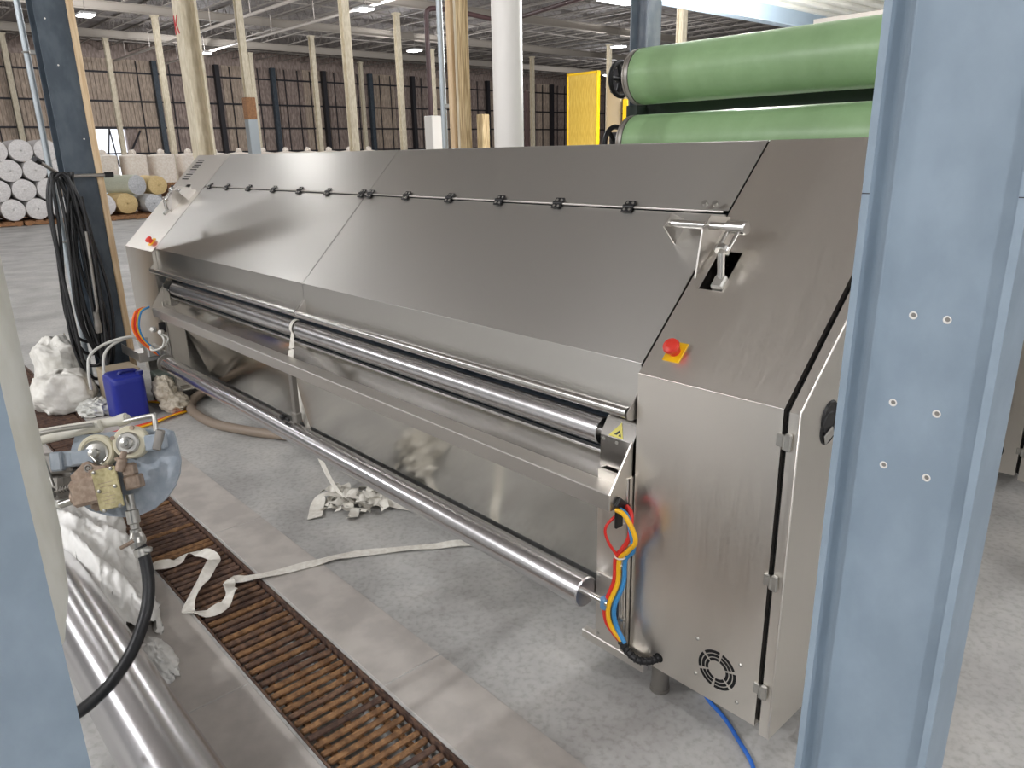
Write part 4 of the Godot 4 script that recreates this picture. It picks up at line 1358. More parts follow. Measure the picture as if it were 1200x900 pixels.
# ---------------------------------------------------------------- on the floor
func floor_things():
	var b: MB
	# drain grate of rusty bars
	var t := thing("floor_grate", "rusty brown bar grate over the drain in the floor", "grate", Vector3(-4.0, -0.02, (GZ0 + GZ1) / 2))
	var bars := []
	for k in 3:
		b = MB.new()
		var wz := GZ1 - GZ0 - 0.03
		b.box(Vector3(0, 0, 0), Vector3(0.023, 0.024, wz), 0.008)
		bars.append(b.mesh())
	var rng := RandomNumberGenerator.new()
	rng.seed = 5
	var x := -8.6
	var k := 0
	var mats := [M.rust, M.rust_dark, M.rust, M.rust_orange, M.rust_dark]
	while x < -1.3:
		var m: Material = mats[rng.randi() % 5]
		if x > -2.3 and rng.randf() < 0.6:
			m = M.rust_orange
		if x < -4.8:
			m = M.rust_dark
		put("bar", bars[k % 3], m, t, Vector3(x + 4.0, rng.randf_range(-0.003, 0.003), 0)).rotation.y = rng.randf_range(-0.01, 0.01)
		x += 0.0445
		k += 1
	for z in [-0.1, 0.0, 0.1]:
		b = MB.new()
		b.box(Vector3(-4.95, -0.036, (GZ0 + GZ1) / 2 + z), Vector3(7.3, 0.014, 0.02))
		part("cross_rod", b, M.rust_orange, t)
	for z in [GZ0 + 0.006, GZ1 - 0.006]:
		b = MB.new()
		b.box(Vector3(-4.95, -0.018, z), Vector3(7.3, 0.036, 0.008))
		part("edge_rail", b, M.rust_dark, t)
	# white tape strip lying across grate and floor
	var up := Vector3.UP
	var pts := [Vector3(-3.36, 0.012, -0.77), Vector3(-3.30, 0.018, -0.85), Vector3(-3.34, 0.014, -0.93), Vector3(-3.30, 0.02, -0.985), Vector3(-3.22, 0.012, -1.015), Vector3(-3.16, 0.012, -0.975),
		Vector3(-3.02, 0.008, -0.86), Vector3(-2.89, 0.008, -0.775), Vector3(-2.83, 0.012, -0.80), Vector3(-2.80, 0.01, -0.86), Vector3(-2.82, 0.025, -0.915), Vector3(-2.87, 0.03, -0.955),
		Vector3(-2.93, 0.016, -0.965), Vector3(-2.985, 0.012, -1.0), Vector3(-2.95, 0.012, -1.06), Vector3(-2.91, 0.008, -1.18), Vector3(-2.87, 0.006, -1.33), Vector3(-2.84, 0.01, -1.43), Vector3(-2.80, 0.008, -1.52), Vector3(-2.72, 0.006, -1.66), Vector3(-2.61, 0.006, -1.82), Vector3(-2.535, 0.01, -1.93), Vector3(-2.46, 0.006, -2.02)]
	pts = curve(pts, 5)
	var band := []
	for i in pts.size():
		var d: Vector3 = pts[mini(i + 1, pts.size() - 1)] - pts[maxi(i - 1, 0)]
		var s := Vector3(d.z, 0, -d.x).normalized()
		s = (s + up * 0.55 * sin(i * 0.45)).normalized() if i < 66 else (s + up * 0.12 * sin(i * 0.5)).normalized()
		band.append([pts[i] + up * absf(s.y) * 0.022, s])
	b = MB.new()
	b.strip(band, 0.05)
	single("tape_strip", b, M.tape_cloth, "long white cloth tape strip lying folded across the grate and floor", "tape")
	# tape loop round the upper roller, down to the rag
	b = MB.new()
	var lp := []
	var cy := 0.893
	for q in 9:
		var a := lerpf(1.9, -0.25, q / 8.0)
		lp.append([Vector3(-3.755 + 0.006 * q, cy + 0.051 * sin(a), -1.80 + 0.051 * cos(a)), Vector3(1, 0, 0.12)])
	for q in [Vector3(-3.74, 0.80, -1.755), Vector3(-3.75, 0.74, -1.747), Vector3(-3.75, 0.66, -1.746), Vector3(-3.70, 0.5, -1.747), Vector3(-3.61, 0.322, -1.748), Vector3(-3.46, 0.13, -1.75), Vector3(-3.36, 0.05, -1.76), Vector3(-3.31, 0.03, -1.77)]:
		lp.append([q, Vector3(1, 0, -0.35)])
	var pa := []
	var sa := []
	for q in lp:
		pa.append(q[0])
		sa.append(q[1])
	pa = curve(pa, 3)
	sa = curve(sa, 3)
	var lb := []
	for i in pa.size():
		lb.append([pa[i], sa[i]])
	b.strip(lb, 0.038, 0.002)
	single("tape_strap", b, M.tape_cloth, "cloth tape looped over the upper roller and hanging down to the floor", "tape")
	# crumpled rag of tape
	b = MB.new()
	var rr := RandomNumberGenerator.new()
	rr.seed = 21
	for kk in 30:
		var ang := rr.randf() * TAU
		var far := sqrt(rr.randf())
		var hh := 0.012 + 0.055 * (1.0 - far) + 0.0006 * kk
		var p := Vector3(-3.27 + cos(ang) * 0.12 * far, hh, -1.80 + sin(ang) * 0.075 * far)
		var turn := rr.randf() * TAU
		var path := [p]
		for q in 5:
			turn += rr.randf_range(-0.8, 0.8)
			p += Vector3(cos(turn) * 0.032, 0, sin(turn) * 0.026)
			p.y = clampf(hh + rr.randf_range(-0.016, 0.016), 0.008, 0.08)
			path.append(p)
		b.strip(band(curve(path, 5), rr.randf_range(-0.5, 0.5), rr.randf_range(0.3, 0.9)), 0.05, 0.0015)
	single("rag", b, M.tape_cloth, "crumpled heap of off-white tape on the floor under the lower roller", "rag")
	b = MB.new()
	b.strip(band(curve([Vector3(-3.34, 0.04, -1.76), Vector3(-3.385, 0.055, -1.71), Vector3(-3.405, 0.045, -1.675), Vector3(-3.385, 0.015, -1.635), Vector3(-3.33, 0.006, -1.595), Vector3(-3.27, 0.006, -1.555)], 4), 0.1, 0.1), 0.075)
	single("tape_strip", b, M.tape_cloth, "short white tape end sticking out of the crumpled heap on the floor", "tape")
	b = MB.new()
	b.strip(band(curve([Vector3(-3.25, 0.05, -1.83), Vector3(-3.12, 0.03, -1.90), Vector3(-3.0, 0.012, -1.97), Vector3(-2.85, 0.01, -2.02), Vector3(-2.65, 0.01, -2.04), Vector3(-2.5, 0.01, -2.05)], 5), 0.2, 0.4), 0.04)
	single("tape_strip", b, M.tape_cloth, "tape end trailing from the crumpled heap back under the machine", "tape")
	# blue cable
	b = MB.new()
	b.tube(curve([Vector3(-1.32, 0.008, -2.1), Vector3(-1.24, 0.008, -1.99), Vector3(-1.14, 0.008, -1.89), Vector3(-1.03, 0.008, -1.84), Vector3(-0.95, 0.008, -1.79), Vector3(-0.87, 0.008, -1.735), Vector3(-0.8, 0.008, -1.66), Vector3(-0.7, 0.008, -1.58)], 6), 0.007, 10)
	single("network_cable", b, M.blue_cable, "thin blue cable coming out from under the right end of the machine", "cable")
	# brown hose from under the left end
	b = MB.new()
	b.tube(curve([Vector3(-5.72, 0.09, -2.0), Vector3(-5.64, 0.06, -1.84), Vector3(-5.52, 0.035, -1.74), Vector3(-5.3, 0.035, -1.70), Vector3(-5.0, 0.035, -1.715), Vector3(-4.7, 0.035, -1.82), Vector3(-4.45, 0.035, -1.95), Vector3(-4.2, 0.035, -2.1)], 6), 0.033, 14)
	single("drain_hose", b, M.grey_hose, "thick grey-brown hose curving on the floor under the lower roller", "hose")
	# coloured air tubes on the floor
	for q in 3:
		b = MB.new()
		var o: float = 0.02 * q
		b.tube(curve([Vector3(-5.95, 0.012, -1.55), Vector3(-5.85, 0.012, -1.66 + o), Vector3(-5.72, 0.012, -1.78 + o), Vector3(-5.60 + o, 0.012, -1.80 + o), Vector3(-5.52 + o, 0.012, -1.70), Vector3(-5.46 + o, 0.012 + 0.006 * q, -1.56), Vector3(-5.42 + o, 0.012, -1.42), Vector3(-5.40 + o, 0.012, -1.2), Vector3(-5.36 + o, 0.012, -1.0)], 6), 0.0075, 8)
		single("air_tube", b, M[["red_tube", "orange_tube", "yellow_tube"][q]], ["red tube in the looped tubes on the floor by the blue jug", "orange tube in the looped tubes on the floor by the blue jug", "yellow tube in the looped tubes on the floor by the blue jug"][q], "tube")
	# big bare steel roller in the foreground, lying on two saddles
	t = thing("steel_roller", "large bare stainless roller lying along the floor at the lower left", "roller", Vector3(-2.6, 0, -0.40))
	b = MB.new()
	b.cyl(Vector3(-3.72, 0.125, -0.405), Vector3(-1.2, 0.125, -0.405), 0.112, 64, 0.004)
	part("roller_shell", b, M.roller_steel, t)
	b = MB.new()
	b.cyl(Vector3(-3.8, 0.125, -0.405), Vector3(-1.1, 0.125, -0.405), 0.025, 20)
	part("roller_shaft", b, M.dull_steel, t)
	for xx in [-3.3, -1.32]:
		b = MB.new()
		b.box(Vector3(xx, 0.007, -0.405), Vector3(0.06, 0.014, 0.2), 0.002)
		part("saddle", b, M.dull_steel, t)

func left_things():
	var b: MB
	# blue jug
	var t := thing("jug", "blue plastic canister standing on the floor beside the black cable coil", "canister", Vector3(-5.70, 0, -1.40))
	b = MB.new()
	# rounded rectangle sections stacked up
	var secs := [[0.0, 0.92], [0.012, 1.0], [0.28, 1.0], [0.31, 0.96], [0.325, 0.84], [0.328, 0.0]]
	var ring := func(y: float, k: float) -> Array:
		var out := []
		for q in 32:
			var a := TAU * q / 32
			var cs := cos(a)
			var sn := sin(a)
			out.append(Vector3(-5.72 + 0.145 * k * signf(cs) * pow(absf(cs), 0.35), y, -1.37 + 0.115 * k * signf(sn) * pow(absf(sn), 0.35)))
		return out
	b.sheet(32, 20, func(u: float, w: float) -> Vector3:
		var f: float = w * (secs.size() - 1)
		var i := mini(int(f), secs.size() - 2)
		var y: float = lerpf(secs[i][0], secs[i + 1][0], f - i)
		var k: float = lerpf(secs[i][1], secs[i + 1][1], f - i)
		var a := -TAU * u + 0.01
		var cs := cos(a)
		var sn := sin(a)
		return Vector3(-5.72 + 0.145 * k * signf(cs) * pow(absf(cs), 0.38), y, -1.37 + 0.115 * k * signf(sn) * pow(absf(sn), 0.38)))
	part("jug_body", b, M.blue_jug, t)
	b = MB.new()
	b.tube(curve([Vector3(-5.70, 0.32, -1.46), Vector3(-5.70, 0.342, -1.44), Vector3(-5.70, 0.342, -1.36), Vector3(-5.70, 0.32, -1.34)], 5), 0.013, 10)
	part("handle", b, M.blue_jug_cap, t)
	b = MB.new()
	b.cyl(Vector3(-5.63, 0.315, -1.46), Vector3(-5.63, 0.345, -1.46), 0.026, 20, 0.004)
	part("cap", b, M.blue_jug_cap, t)
	b = MB.new()
	b.box(Vector3(-5.70, 0.16, -1.283), Vector3(0.12, 0.16, 0.003), 0.0)
	part("label", b, M.white_sticker, t)
	# carton behind the jug
	b = MB.new()
	b.box(Vector3(-6.02, 0.15, -1.42), Vector3(0.26, 0.3, 0.24), 0.006)
	single("carton", b, M.cardboard, "dusty grey-brown carton right behind the blue canister", "box")
	# cable tray with clear hoses, standing on a green box
	t = thing("cable_tray", "open steel cable tray with fittings sticking out at the machine's left end", "tray", Vector3(-6.15, 0, -1.66))
	b = MB.new()
	b.box(Vector3(-6.12, 0.335, -1.68), Vector3(0.44, 0.006, 0.26))
	b.box(Vector3(-6.12, 0.37, -1.552), Vector3(0.44, 0.07, 0.005))
	b.box(Vector3(-6.12, 0.37, -1.808), Vector3(0.44, 0.07, 0.005))
	b.box(Vector3(-5.90, 0.37, -1.68), Vector3(0.005, 0.07, 0.26))
	part("tray_body", b, M.satin_steel, t)
	b = MB.new()
	b.box(Vector3(-5.94, 0.4, -1.66), Vector3(0.12, 0.08, 0.1), 0.01)
	b.cyl(Vector3(-5.97, 0.44, -1.63), Vector3(-5.97, 0.5, -1.63), 0.02, 14)
	part("valve_block", b, M.light_metal, t)
	for k in 2:
		b = MB.new()
		b.tube(curve([Vector3(-6.02, 0.42, -1.66 + 0.05 * k), Vector3(-5.98, 0.52, -1.60 + 0.05 * k), Vector3(-6.0, 0.50, -1.45 + 0.08 * k), Vector3(-5.96, 0.44, -1.34 + 0.1 * k), Vector3(-5.92, 0.33, -1.30 + 0.1 * k), Vector3(-5.92, 0.2, -1.295 + 0.1 * k)], 6), 0.011, 10)
		part("clear_hose", b, M.clear_tube, t)
	b = MB.new()
	b.box(Vector3(-6.12, 0.165, -1.70), Vector3(0.05, 0.33, 0.05))
	part("tray_leg", b, M.dull_steel, t)
	b = MB.new()
	b.box(Vector3(-5.86, 0.12, -1.70), Vector3(0.2, 0.24, 0.16), 0.008)
	single("box", b, M.green_box, "dull green box under the steel cable tray", "box")
	# white cloth bundles
	b = MB.new()
	b.blob(Vector3(-5.66, 0.16, -1.62), Vector3(0.10, 0.09, 0.07), 0.35, 1.6, 21, -1.0, 36, 24)
	b.blob(Vector3(-5.60, 0.06, -1.66), Vector3(0.13, 0.07, 0.09), 0.3, 1.5, 23, 0.002, 36, 24)
	single("cloth_bundle", b, M.old_cloth, "small folded off-white cloth wedged between canister and green box", "cloth")
	b = MB.new()
	b.blob(Vector3(-6.22, 0.14, -1.07), Vector3(0.15, 0.15, 0.19), 0.24, 0.8, 31, 0.002, 48, 30, 0.75)
	single("cloth_bundle", b, M.white_cloth, "white cloth sack slumped on the grate behind the cable coil", "cloth")
	b = MB.new()
	b.blob(Vector3(-6.56, 0.24, -1.13), Vector3(0.16, 0.235, 0.15), 0.24, 0.8, 35, 0.002, 48, 30, 0.75)
	single("cloth_bundle", b, M.white_cloth, "taller white sack behind the first, left of the dark column", "cloth")
	b = MB.new()
	b.blob(Vector3(-5.95, 0.04, -1.22), Vector3(0.11, 0.06, 0.11), 0.45, 2.0, 37, 0.002, 40, 24)
	single("plastic_scrap", b, M.clear_tube, "crumpled clear plastic on the floor left of the blue canister", "scrap")
	# hook rod and coil of black cable
	t = thing("cable_hook", "dark rod through the dark column holding up the cable coil", "hook", Vector3(-6.38, 1.7, -1.5))
	b = MB.new()
	b.tube([Vector3(-6.18, 1.80, -1.20), Vector3(-6.36, 1.70, -1.36), Vector3(-6.39, 1.69, -1.42), Vector3(-6.39, 1.69, -1.70)], 0.013, 12)
	part("rod", b, M.dull_steel, t)
	b = MB.new()
	b.cyl(Vector3(-6.39, 1.69, -1.66), Vector3(-6.39, 1.69, -1.72), 0.02, 12)
	b.cyl(Vector3(-6.15, 1.815, -1.175), Vector3(-6.19, 1.795, -1.21), 0.02, 12)
	part("end_nut", b, M.cast_iron, t)
	t = thing("cable_coil", "coil of thick black cable hanging on the dark column", "cable", Vector3(-6.3, 0.1, -1.38))
	var rng := RandomNumberGenerator.new()
	rng.seed = 12
	for k in 11:
		var w: float = rng.randf_range(0.04, 0.1)
		var len: float = rng.randf_range(1.15, 1.6)
		var zc := -1.345 + rng.randf_range(-0.05, 0.035)
		var xo := -6.34 + k * 0.011
		if k % 3 == 0: w = 0.135; zc = -1.31; len = 1.25 + 0.03 * k
		if k == 7: w = 0.1; len = 1.6; zc = -1.29
		var pts := []
		for q in 29:
			var a := TAU * q / 28.0
			var yy := 1.715 - len * 0.5 + len * 0.5 * cos(a)
			var wd := w * (0.65 + 0.45 * (1.0 - cos(a)) * 0.5)
			pts.append(Vector3(xo + 0.03 * sin(a * 2.0 + k) - 0.02 * cos(a), maxf(yy, 0.05), zc - 0.02 + wd * sin(a) + 0.02 * sin(3.0 * a + k * 2.0)))
		b = MB.new()
		b.tube(curve(pts, 3), 0.012, 8, false)
		part("cable_turn", b, M.black_rubber, t)
	b = MB.new()
	b.tube(curve([Vector3(-6.2, 1.55, -1.43), Vector3(-6.2, 1.1, -1.44), Vector3(-6.19, 0.6, -1.42), Vector3(-6.12, 0.2, -1.36), Vector3(-6.02, 0.02, -1.30), Vector3(-5.9, 0.013, -1.2)], 6), 0.012, 8)
	part("loose_end", b, M.black_rubber, t)
	b = MB.new()
	b.tube([Vector3(-6.2, 1.3, -1.42), Vector3(-6.2, 0.75, -1.40), Vector3(-6.2, 0.7, -1.39)], 0.011, 10)
	b.lathe(Vector3(-6.2, 0.55, -1.38), Vector3(0.1, 1, 0), [Vector2(0, 0), Vector2(0.025, 0.0), Vector2(0.028, 0.05), Vector2(0.02, 0.1), Vector2(0.02, 0.16), Vector2(0, 0.16)], 14)
	part("grey_hose_end", b, M.dull_steel, t, "grey hose with connector")
	# beige side plate and crumpled sheet
	t = thing("side_plate", "pale beige machine side plate behind the left foreground column", "plate", Vector3(-1.95, 0, -0.1))
	b = MB.new()
	b.px(PackedVector2Array([Vector2(0.03, 2.7), Vector2(-0.272, 2.7), Vector2(-0.268, 0.95), Vector2(-0.255, 0.78), Vector2(-0.225, 0.66), Vector2(-0.16, 0.56), Vector2(-0.06, 0.5), Vector2(0.03, 0.48)]), -1.965, -1.935)
	part("plate_sheet", b, M.beige_paint, t)
	b = MB.new()
	b.box(Vector3(-1.95, 0.24, -0.04), Vector3(0.05, 0.48, 0.08), 0.004)
	part("plate_leg", b, M.beige_paint, t)
	# crumpled white sheet
	b = MB.new()
	var ns := FastNoiseLite.new()
	ns.seed = 77
	ns.frequency = 1.1
	ns.fractal_type = FastNoiseLite.FRACTAL_RIDGED
	ns.fractal_octaves = 3
	ns.fractal_gain = 0.45
	b.sheet(90, 60, func(u: float, w: float) -> Vector3:
		var a := lerpf(-0.2, PI + 0.2, w)
		var x := lerpf(-4.3, -2.85, u)
		var taper := sin(PI * clampf(u * 0.86 + 0.1, 0.0, 1.0))
		var rr := (0.155 + 0.05 * taper)
		var nn := ns.get_noise_2d(x * 1.5 + a * 0.5, a * 0.7 - x * 0.6)
		var k := 1.0 + 0.3 * nn
		var h := rr * 1.25 * sin(a) * k * (0.35 + 0.65 * taper)
		return Vector3(x + 0.05 * ns.get_noise_2d(a * 2.0, x * 3.0 + 9.0), maxf(h, 0.004 + 0.004 * absf(nn)), -0.53 - rr * 1.05 * cos(a) * k * (0.55 + 0.45 * taper)))
	single("plastic_sheet", b, M.sheet_plastic, "crumpled white plastic sheet draped along the large bare roller", "sheet")
	b = MB.new()
	b.blob(Vector3(-2.63, 0.02, -0.575), Vector3(0.12, 0.05, 0.05), 0.4, 1.8, 41, 0.002, 36, 20)
	single("plastic_sheet", b, M.sheet_plastic, "small scrap of white sheet beside the large bare roller", "sheet")

# ---------------------------------------------------------------- stock at the far side
func fabric_stock():
	var b: MB
	var t: Node3D
	# one lying roll, axis along x, end face at local x = 0
	var make := func(called: String, label: String, m: Material, m_end: Material, r: float, len: float, where: Vector3, group: String, sd: int) -> Node3D:
		var o := thing(called, label, "fabric roll", where, group)
		var q := MB.new()
		var ns := FastNoiseLite.new()
		ns.seed = sd
		ns.frequency = 0.9
		q.sheet(40, 14, func(u: float, w: float) -> Vector3:
			var a := TAU * u
			var n := ns.get_noise_3d(cos(a) * 1.2, sin(a) * 1.2, w * 3.0)
			var rr: float = r * (1.0 + 0.05 * n)
			if w < 0.08: rr *= 0.96 + 0.5 * w
			return where + Vector3(-w * len, maxf(rr * sin(a), -r * 0.985), rr * cos(a)))
		part("roll_wrap", q, m, o)
		q = MB.new()
		q.sheet(40, 8, func(u: float, w: float) -> Vector3:
			var a := -TAU * u
			var n := ns.get_noise_3d(cos(a) * 2.0 * w, sin(a) * 2.0 * w, 9.0)
			var n0 := ns.get_noise_3d(cos(a) * 1.2, sin(a) * 1.2, 0.0)
			var rr: float = r * 0.965 * (1.0 + 0.05 * n0) * w
			return where + Vector3(0.05 * (1.0 - w * w) + 0.05 * n * (1.0 - w), maxf(rr * sin(a), -r * 0.985), rr * cos(a)))
		part("roll_end", q, m_end, o)
		return o
	var rows := ["bottom", "second", "third", "top"]
	var n := 0
	for r in 4:
		for k in 4:
			var z := -3.55 - 0.63 * k + 0.315 * (r % 2) - 0.06 * r
			var y := 0.14 + 0.32 + 0.545 * r
			if z > -3.3: continue
			var pos: String = ["first", "second", "third", "fourth"][k]
			make.call("fabric_roll", "white wrapped roll of the far-left stack, %s row, %s from the left" % [rows[r], pos], M.roll_white, M.roll_white, 0.312, 1.6, Vector3(-26.0, y, z), "white rolls stacked on pallets", 100 + n)
			n += 1
	make.call("fabric_roll", "yellow fabric roll lying lowest on the pallet beside the dark column", M.roll_yellow, M.roll_yellow, 0.32, 1.4, Vector3(-25.9, 0.47, -7.24), "", 201)
	make.call("fabric_roll", "upper yellow fabric roll just left of the machine's end", M.roll_yellow, M.roll_yellow, 0.30, 1.3, Vector3(-26.1, 0.98, -8.3), "", 202)
	make.call("fabric_roll", "white fabric roll end partly hidden by the dark column's timber strip", M.roll_white, M.roll_white, 0.33, 1.4, Vector3(-25.8, 0.47, -6.56), "", 203)
	make.call("fabric_roll", "pale green wrapped roll lying across the two yellow rolls", M.roll_pale, M.roll_grey, 0.31, 1.5, Vector3(-25.9, 1.02, -7.62), "", 204).rotation.y = 0.25
	make.call("fabric_roll", "grey plastic wrapped roll between the two yellow rolls", M.roll_grey, M.roll_grey, 0.29, 1.4, Vector3(-25.6, 0.44, -7.95), "", 205)
	# pallets
	var pallet := func(label: String, where: Vector3):
		var o := thing("pallet", label, "pallet", where, "wooden pallets under the fabric rolls")
		for k in 6:
			var q := MB.new()
			q.box(where + Vector3(-1.0 + 0.0, 0.125, -0.7 + 0.28 * k), Vector3(2.0, 0.025, 0.2))
			part("deck_board", q, M.pallet_wood, o)
		for k in 3:
			var q := MB.new()
			q.box(where + Vector3(-0.06 - k * 0.93, 0.065, 0), Vector3(0.1, 0.09, 1.6))
			part("stringer", q, M.pallet_wood, o)
		for k in 3:
			var q := MB.new()
			q.box(where + Vector3(-1.0, 0.01, -0.7 + 0.7 * k), Vector3(2.0, 0.02, 0.12))
			part("bottom_board", q, M.pallet_wood, o)
	pallet.call("wooden pallet under the left part of the white roll stack", Vector3(-25.95, 0, -3.55))
	pallet.call("wooden pallet under the right part of the white roll stack", Vector3(-25.95, 0, -5.2))
	pallet.call("orange-brown pallet under the yellow rolls", Vector3(-25.6, 0, -7.4))
	# bulk bags behind
	var bag := func(label: String, where: Vector3, sd: int, h: float):
		var o := thing("bulk_bag", label, "bag", where, "white bulk bags behind the rolls")
		var q := MB.new()
		var ns := FastNoiseLite.new()
		ns.seed = sd
		ns.frequency = 0.8
		q.sheet(40, 16, func(u: float, w: float) -> Vector3:
			var a := -TAU * u
			var cs := cos(a)
			var sn := sin(a)
			var k := 1.0
			if w > 0.86: k = sqrt(maxf(0.0, 1.0 - pow((w - 0.86) / 0.14, 2.0)))
			var bul := 1.0 + 0.05 * ns.get_noise_3d(cs, w * 2.0, sn)
			var p := where + Vector3(0.40 * k * bul * signf(cs) * pow(absf(cs), 0.4), minf(w / 0.86, 1.0) * h + (0.07 * (1.0 - k) if w > 0.86 else 0.0), 0.37 * k * bul * signf(sn) * pow(absf(sn), 0.4))
			return p)
		part("bag_body", q, M.bag_white, o)
		q = MB.new()
		q.blob(where + Vector3(0, h + 0.08, 0), Vector3(0.1, 0.1, 0.1), 0.4, 1.5, sd, -INF, 20, 14)
		part("bag_spout", q, M.bag_white, o)
	var names := ["first bulk bag behind the pale green roll", "second bulk bag from the daylight door", "white bulk bag right above the pale green roll", "white bulk bag above the upper yellow roll", "white bulk bag next to the machine's upper left corner"]
	for k in 12:
		var z := -7.35 - 0.93 * k
		var lb: String
		if k < 4:
			lb = ["white bulk bag nearest the dark column, behind the pale green roll", "white bulk bag second right of the dark column", "white bulk bag third right of the dark column, above the upper yellow roll", "white bulk bag beside the red K column at the machine's left corner"][k]
		else:
			lb = "white bulk bag top peeking over the machine, %s right of the red K column" % ["first", "second", "third", "fourth", "fifth", "sixth", "seventh", "eighth"][k - 4]
		bag.call(lb, Vector3(-28.15, 1.0, z), 300 + k, 0.92)
	# rack the bags stand on
	t = thing("storage_rack", "low wooden staging that carries the bulk bags", "rack", Vector3(-28.15, 0, -12.4))
	b = MB.new()
	b.box(Vector3(-28.15, 0.95, -12.4), Vector3(0.9, 0.09, 11.2))
	part("staging_deck", b, M.pallet_wood, t)
	for k in 6:
		b = MB.new()
		b.box(Vector3(-28.15, 0.45, -7.1 - k * 2.1), Vector3(0.8, 0.91, 0.1))
		part("staging_leg", b, M.pallet_wood, t)

# ---------------------------------------------------------------- selvedge guider in the foreground
func guider():
	# local frame: x along the arm, y up the plate, z out of the plate toward the front
	var t := thing("edge_guider", "fabric edge guider with two feed rollers, bronze valve and grey plate on an arm", "guider", Vector3.ZERO)
	t.transform = Transform3D(Basis(Vector3(0.674, -0.02, -0.738), Vector3(-0.208, 0.954, -0.216), Vector3(0.709, 0.299, 0.639)).orthonormalized(), Vector3(-2.055, 1.004, -0.400))
	origin[t] = Vector3.ZERO
	var s := 0.00224
	var P := func(x: float, y: float, z := 0.0) -> Vector3: return Vector3((x - 120.0) * s, (560.0 - y) * s, z)
	var P2 := func(x: float, y: float) -> Vector2: return Vector2((x - 120.0) * s, (560.0 - y) * s)
	var b := MB.new()
	var poly := PackedVector2Array()
	for q in [[82, 586], [100, 600], [120, 606], [140, 608], [158, 606], [176, 598], [190, 586], [200, 572], [206, 556], [207, 540], [203, 522], [198, 506], [185, 502], [150, 505], [110, 508], [82, 512], [74, 540]]:
		poly.append(P2.call(q[0], q[1]))
	b.pz(poly, -0.03, -0.022)
	part("back_plate", b, M.device_grey, t, "grey rounded back plate")
	# arm tubes behind
	b = MB.new()
	b.tube([P.call(-40, 535, -0.04), P.call(112, 500, -0.02)], 0.013, 14)
	b.tube([P.call(-40, 521, -0.06), P.call(144, 492, -0.03)], 0.013, 14)
	b.lathe(P.call(104, 502, -0.02), P.call(114, 499, 0.0) - P.call(104, 502, 0.0), [Vector2(0, 0), Vector2(0.016, 0), Vector2(0.016, 0.022), Vector2(0, 0.024)], 16)
	b.lathe(P.call(132, 494, -0.03), P.call(142, 491, 0.0) - P.call(132, 494, 0.0), [Vector2(0, 0), Vector2(0.016, 0), Vector2(0.016, 0.022), Vector2(0, 0.024)], 16)
	part("arm_tube", b, M.beige_paint, t)
	b = MB.new()
	b.box(P.call(40, 545, -0.02), Vector3(0.2, 0.055, 0.05), 0.006, Basis(Vector3.FORWARD, -0.08))
	b.box(P.call(20, 572, -0.04), Vector3(0.22, 0.07, 0.06), 0.01)
	part("arm_block", b, M.dull_steel, t)
	b = MB.new()
	b.box(P.call(88, 537, 0.0), Vector3(0.12, 0.042, 0.03), 0.004, Basis(Vector3.FORWARD, -0.1))
	part("roller_bracket", b, M.device_grey, t)
	b = MB.new()
	b.box(P.call(183, 518, 0.0), Vector3(0.05, 0.042, 0.03), 0.004, Basis(Vector3.FORWARD, -0.15))
	part("roller_bracket", b, M.device_grey, t)
	b = MB.new()
	b.box(P.call(189, 515, 0.014), Vector3(0.022, 0.055, 0.012), 0.003, Basis(Vector3.FORWARD, 0.2))
	part("stop_block", b, M.dull_steel, t)
	# rod frame
	b = MB.new()
	b.tube(curve([P.call(70, 568, 0.03), P.call(58, 535, 0.03), P.call(50, 514, 0.03), P.call(54, 508, 0.03), P.call(75, 503, 0.02), P.call(110, 498, 0.0)], 5), 0.0065, 10)
	b.tube(curve([P.call(144, 494, -0.01), P.call(178, 487, 0.0), P.call(182, 489, 0.005), P.call(185, 505, 0.01)], 5), 0.0065, 10)
	part("guard_rod", b, M.zinc, t)
	# feed rollers
	b = MB.new()
	b.lathe(P.call(113, 531, -0.02), Vector3(0.1, 0.12, 1), [Vector2(0, 0), Vector2(0.046, 0), Vector2(0.046, 0.028), Vector2(0.042, 0.032), Vector2(0.036, 0.032), Vector2(0.036, 0.028), Vector2(0, 0.028)], 32)
	var w1 := part("feed_roller", b, M.nylon, t, "cream nylon roller")
	b = MB.new()
	b.lathe(P.call(114, 531, 0.008), Vector3(0.1, 0.12, 1), [Vector2(0.034, 0.0), Vector2(0.032, 0.004), Vector2(0.026, 0.002), Vector2(0.012, 0.004), Vector2(0.012, 0.018), Vector2(0, 0.02)], 24)
	b.tube([P.call(108, 529, 0.02), P.call(121, 540, 0.03)], 0.004, 8)
	part("roller_hub", b, M.zinc, w1)
	b = MB.new()
	b.lathe(P.call(153, 519, -0.02), Vector3(0.1, 0.1, 1), [Vector2(0, 0), Vector2(0.043, 0), Vector2(0.043, 0.03), Vector2(0.04, 0.034), Vector2(0.024, 0.034)], 32)
	var w2 := part("feed_roller", b, M.nylon, t, "tan flanged roller")
	b = MB.new()
	b.lathe(P.call(154, 519, 0.01), Vector3(0.1, 0.1, 1), [Vector2(0.029, 0.0), Vector2(0.029, 0.012), Vector2(0.025, 0.016), Vector2(0.016, 0.016), Vector2(0.015, 0.024), Vector2(0.009, 0.026), Vector2(0.009, 0.034), Vector2(0, 0.036)], 28)
	part("roller_hub", b, M.zinc, w2)
	for q in [[136, 513], [158, 501], [141, 537]]:
		b = MB.new()
		b.cyl(P.call(q[0], q[1], 0.012), P.call(q[0], q[1], 0.018), 0.006, 8)
		part("screw", b, M.bronze_paint, w2)
	# valve body
	var rot := Basis(Vector3.FORWARD, -0.24)
	b = MB.new()
	b.box(P.call(113, 573, 0.03), Vector3(0.075, 0.07, 0.06), 0.008, rot)
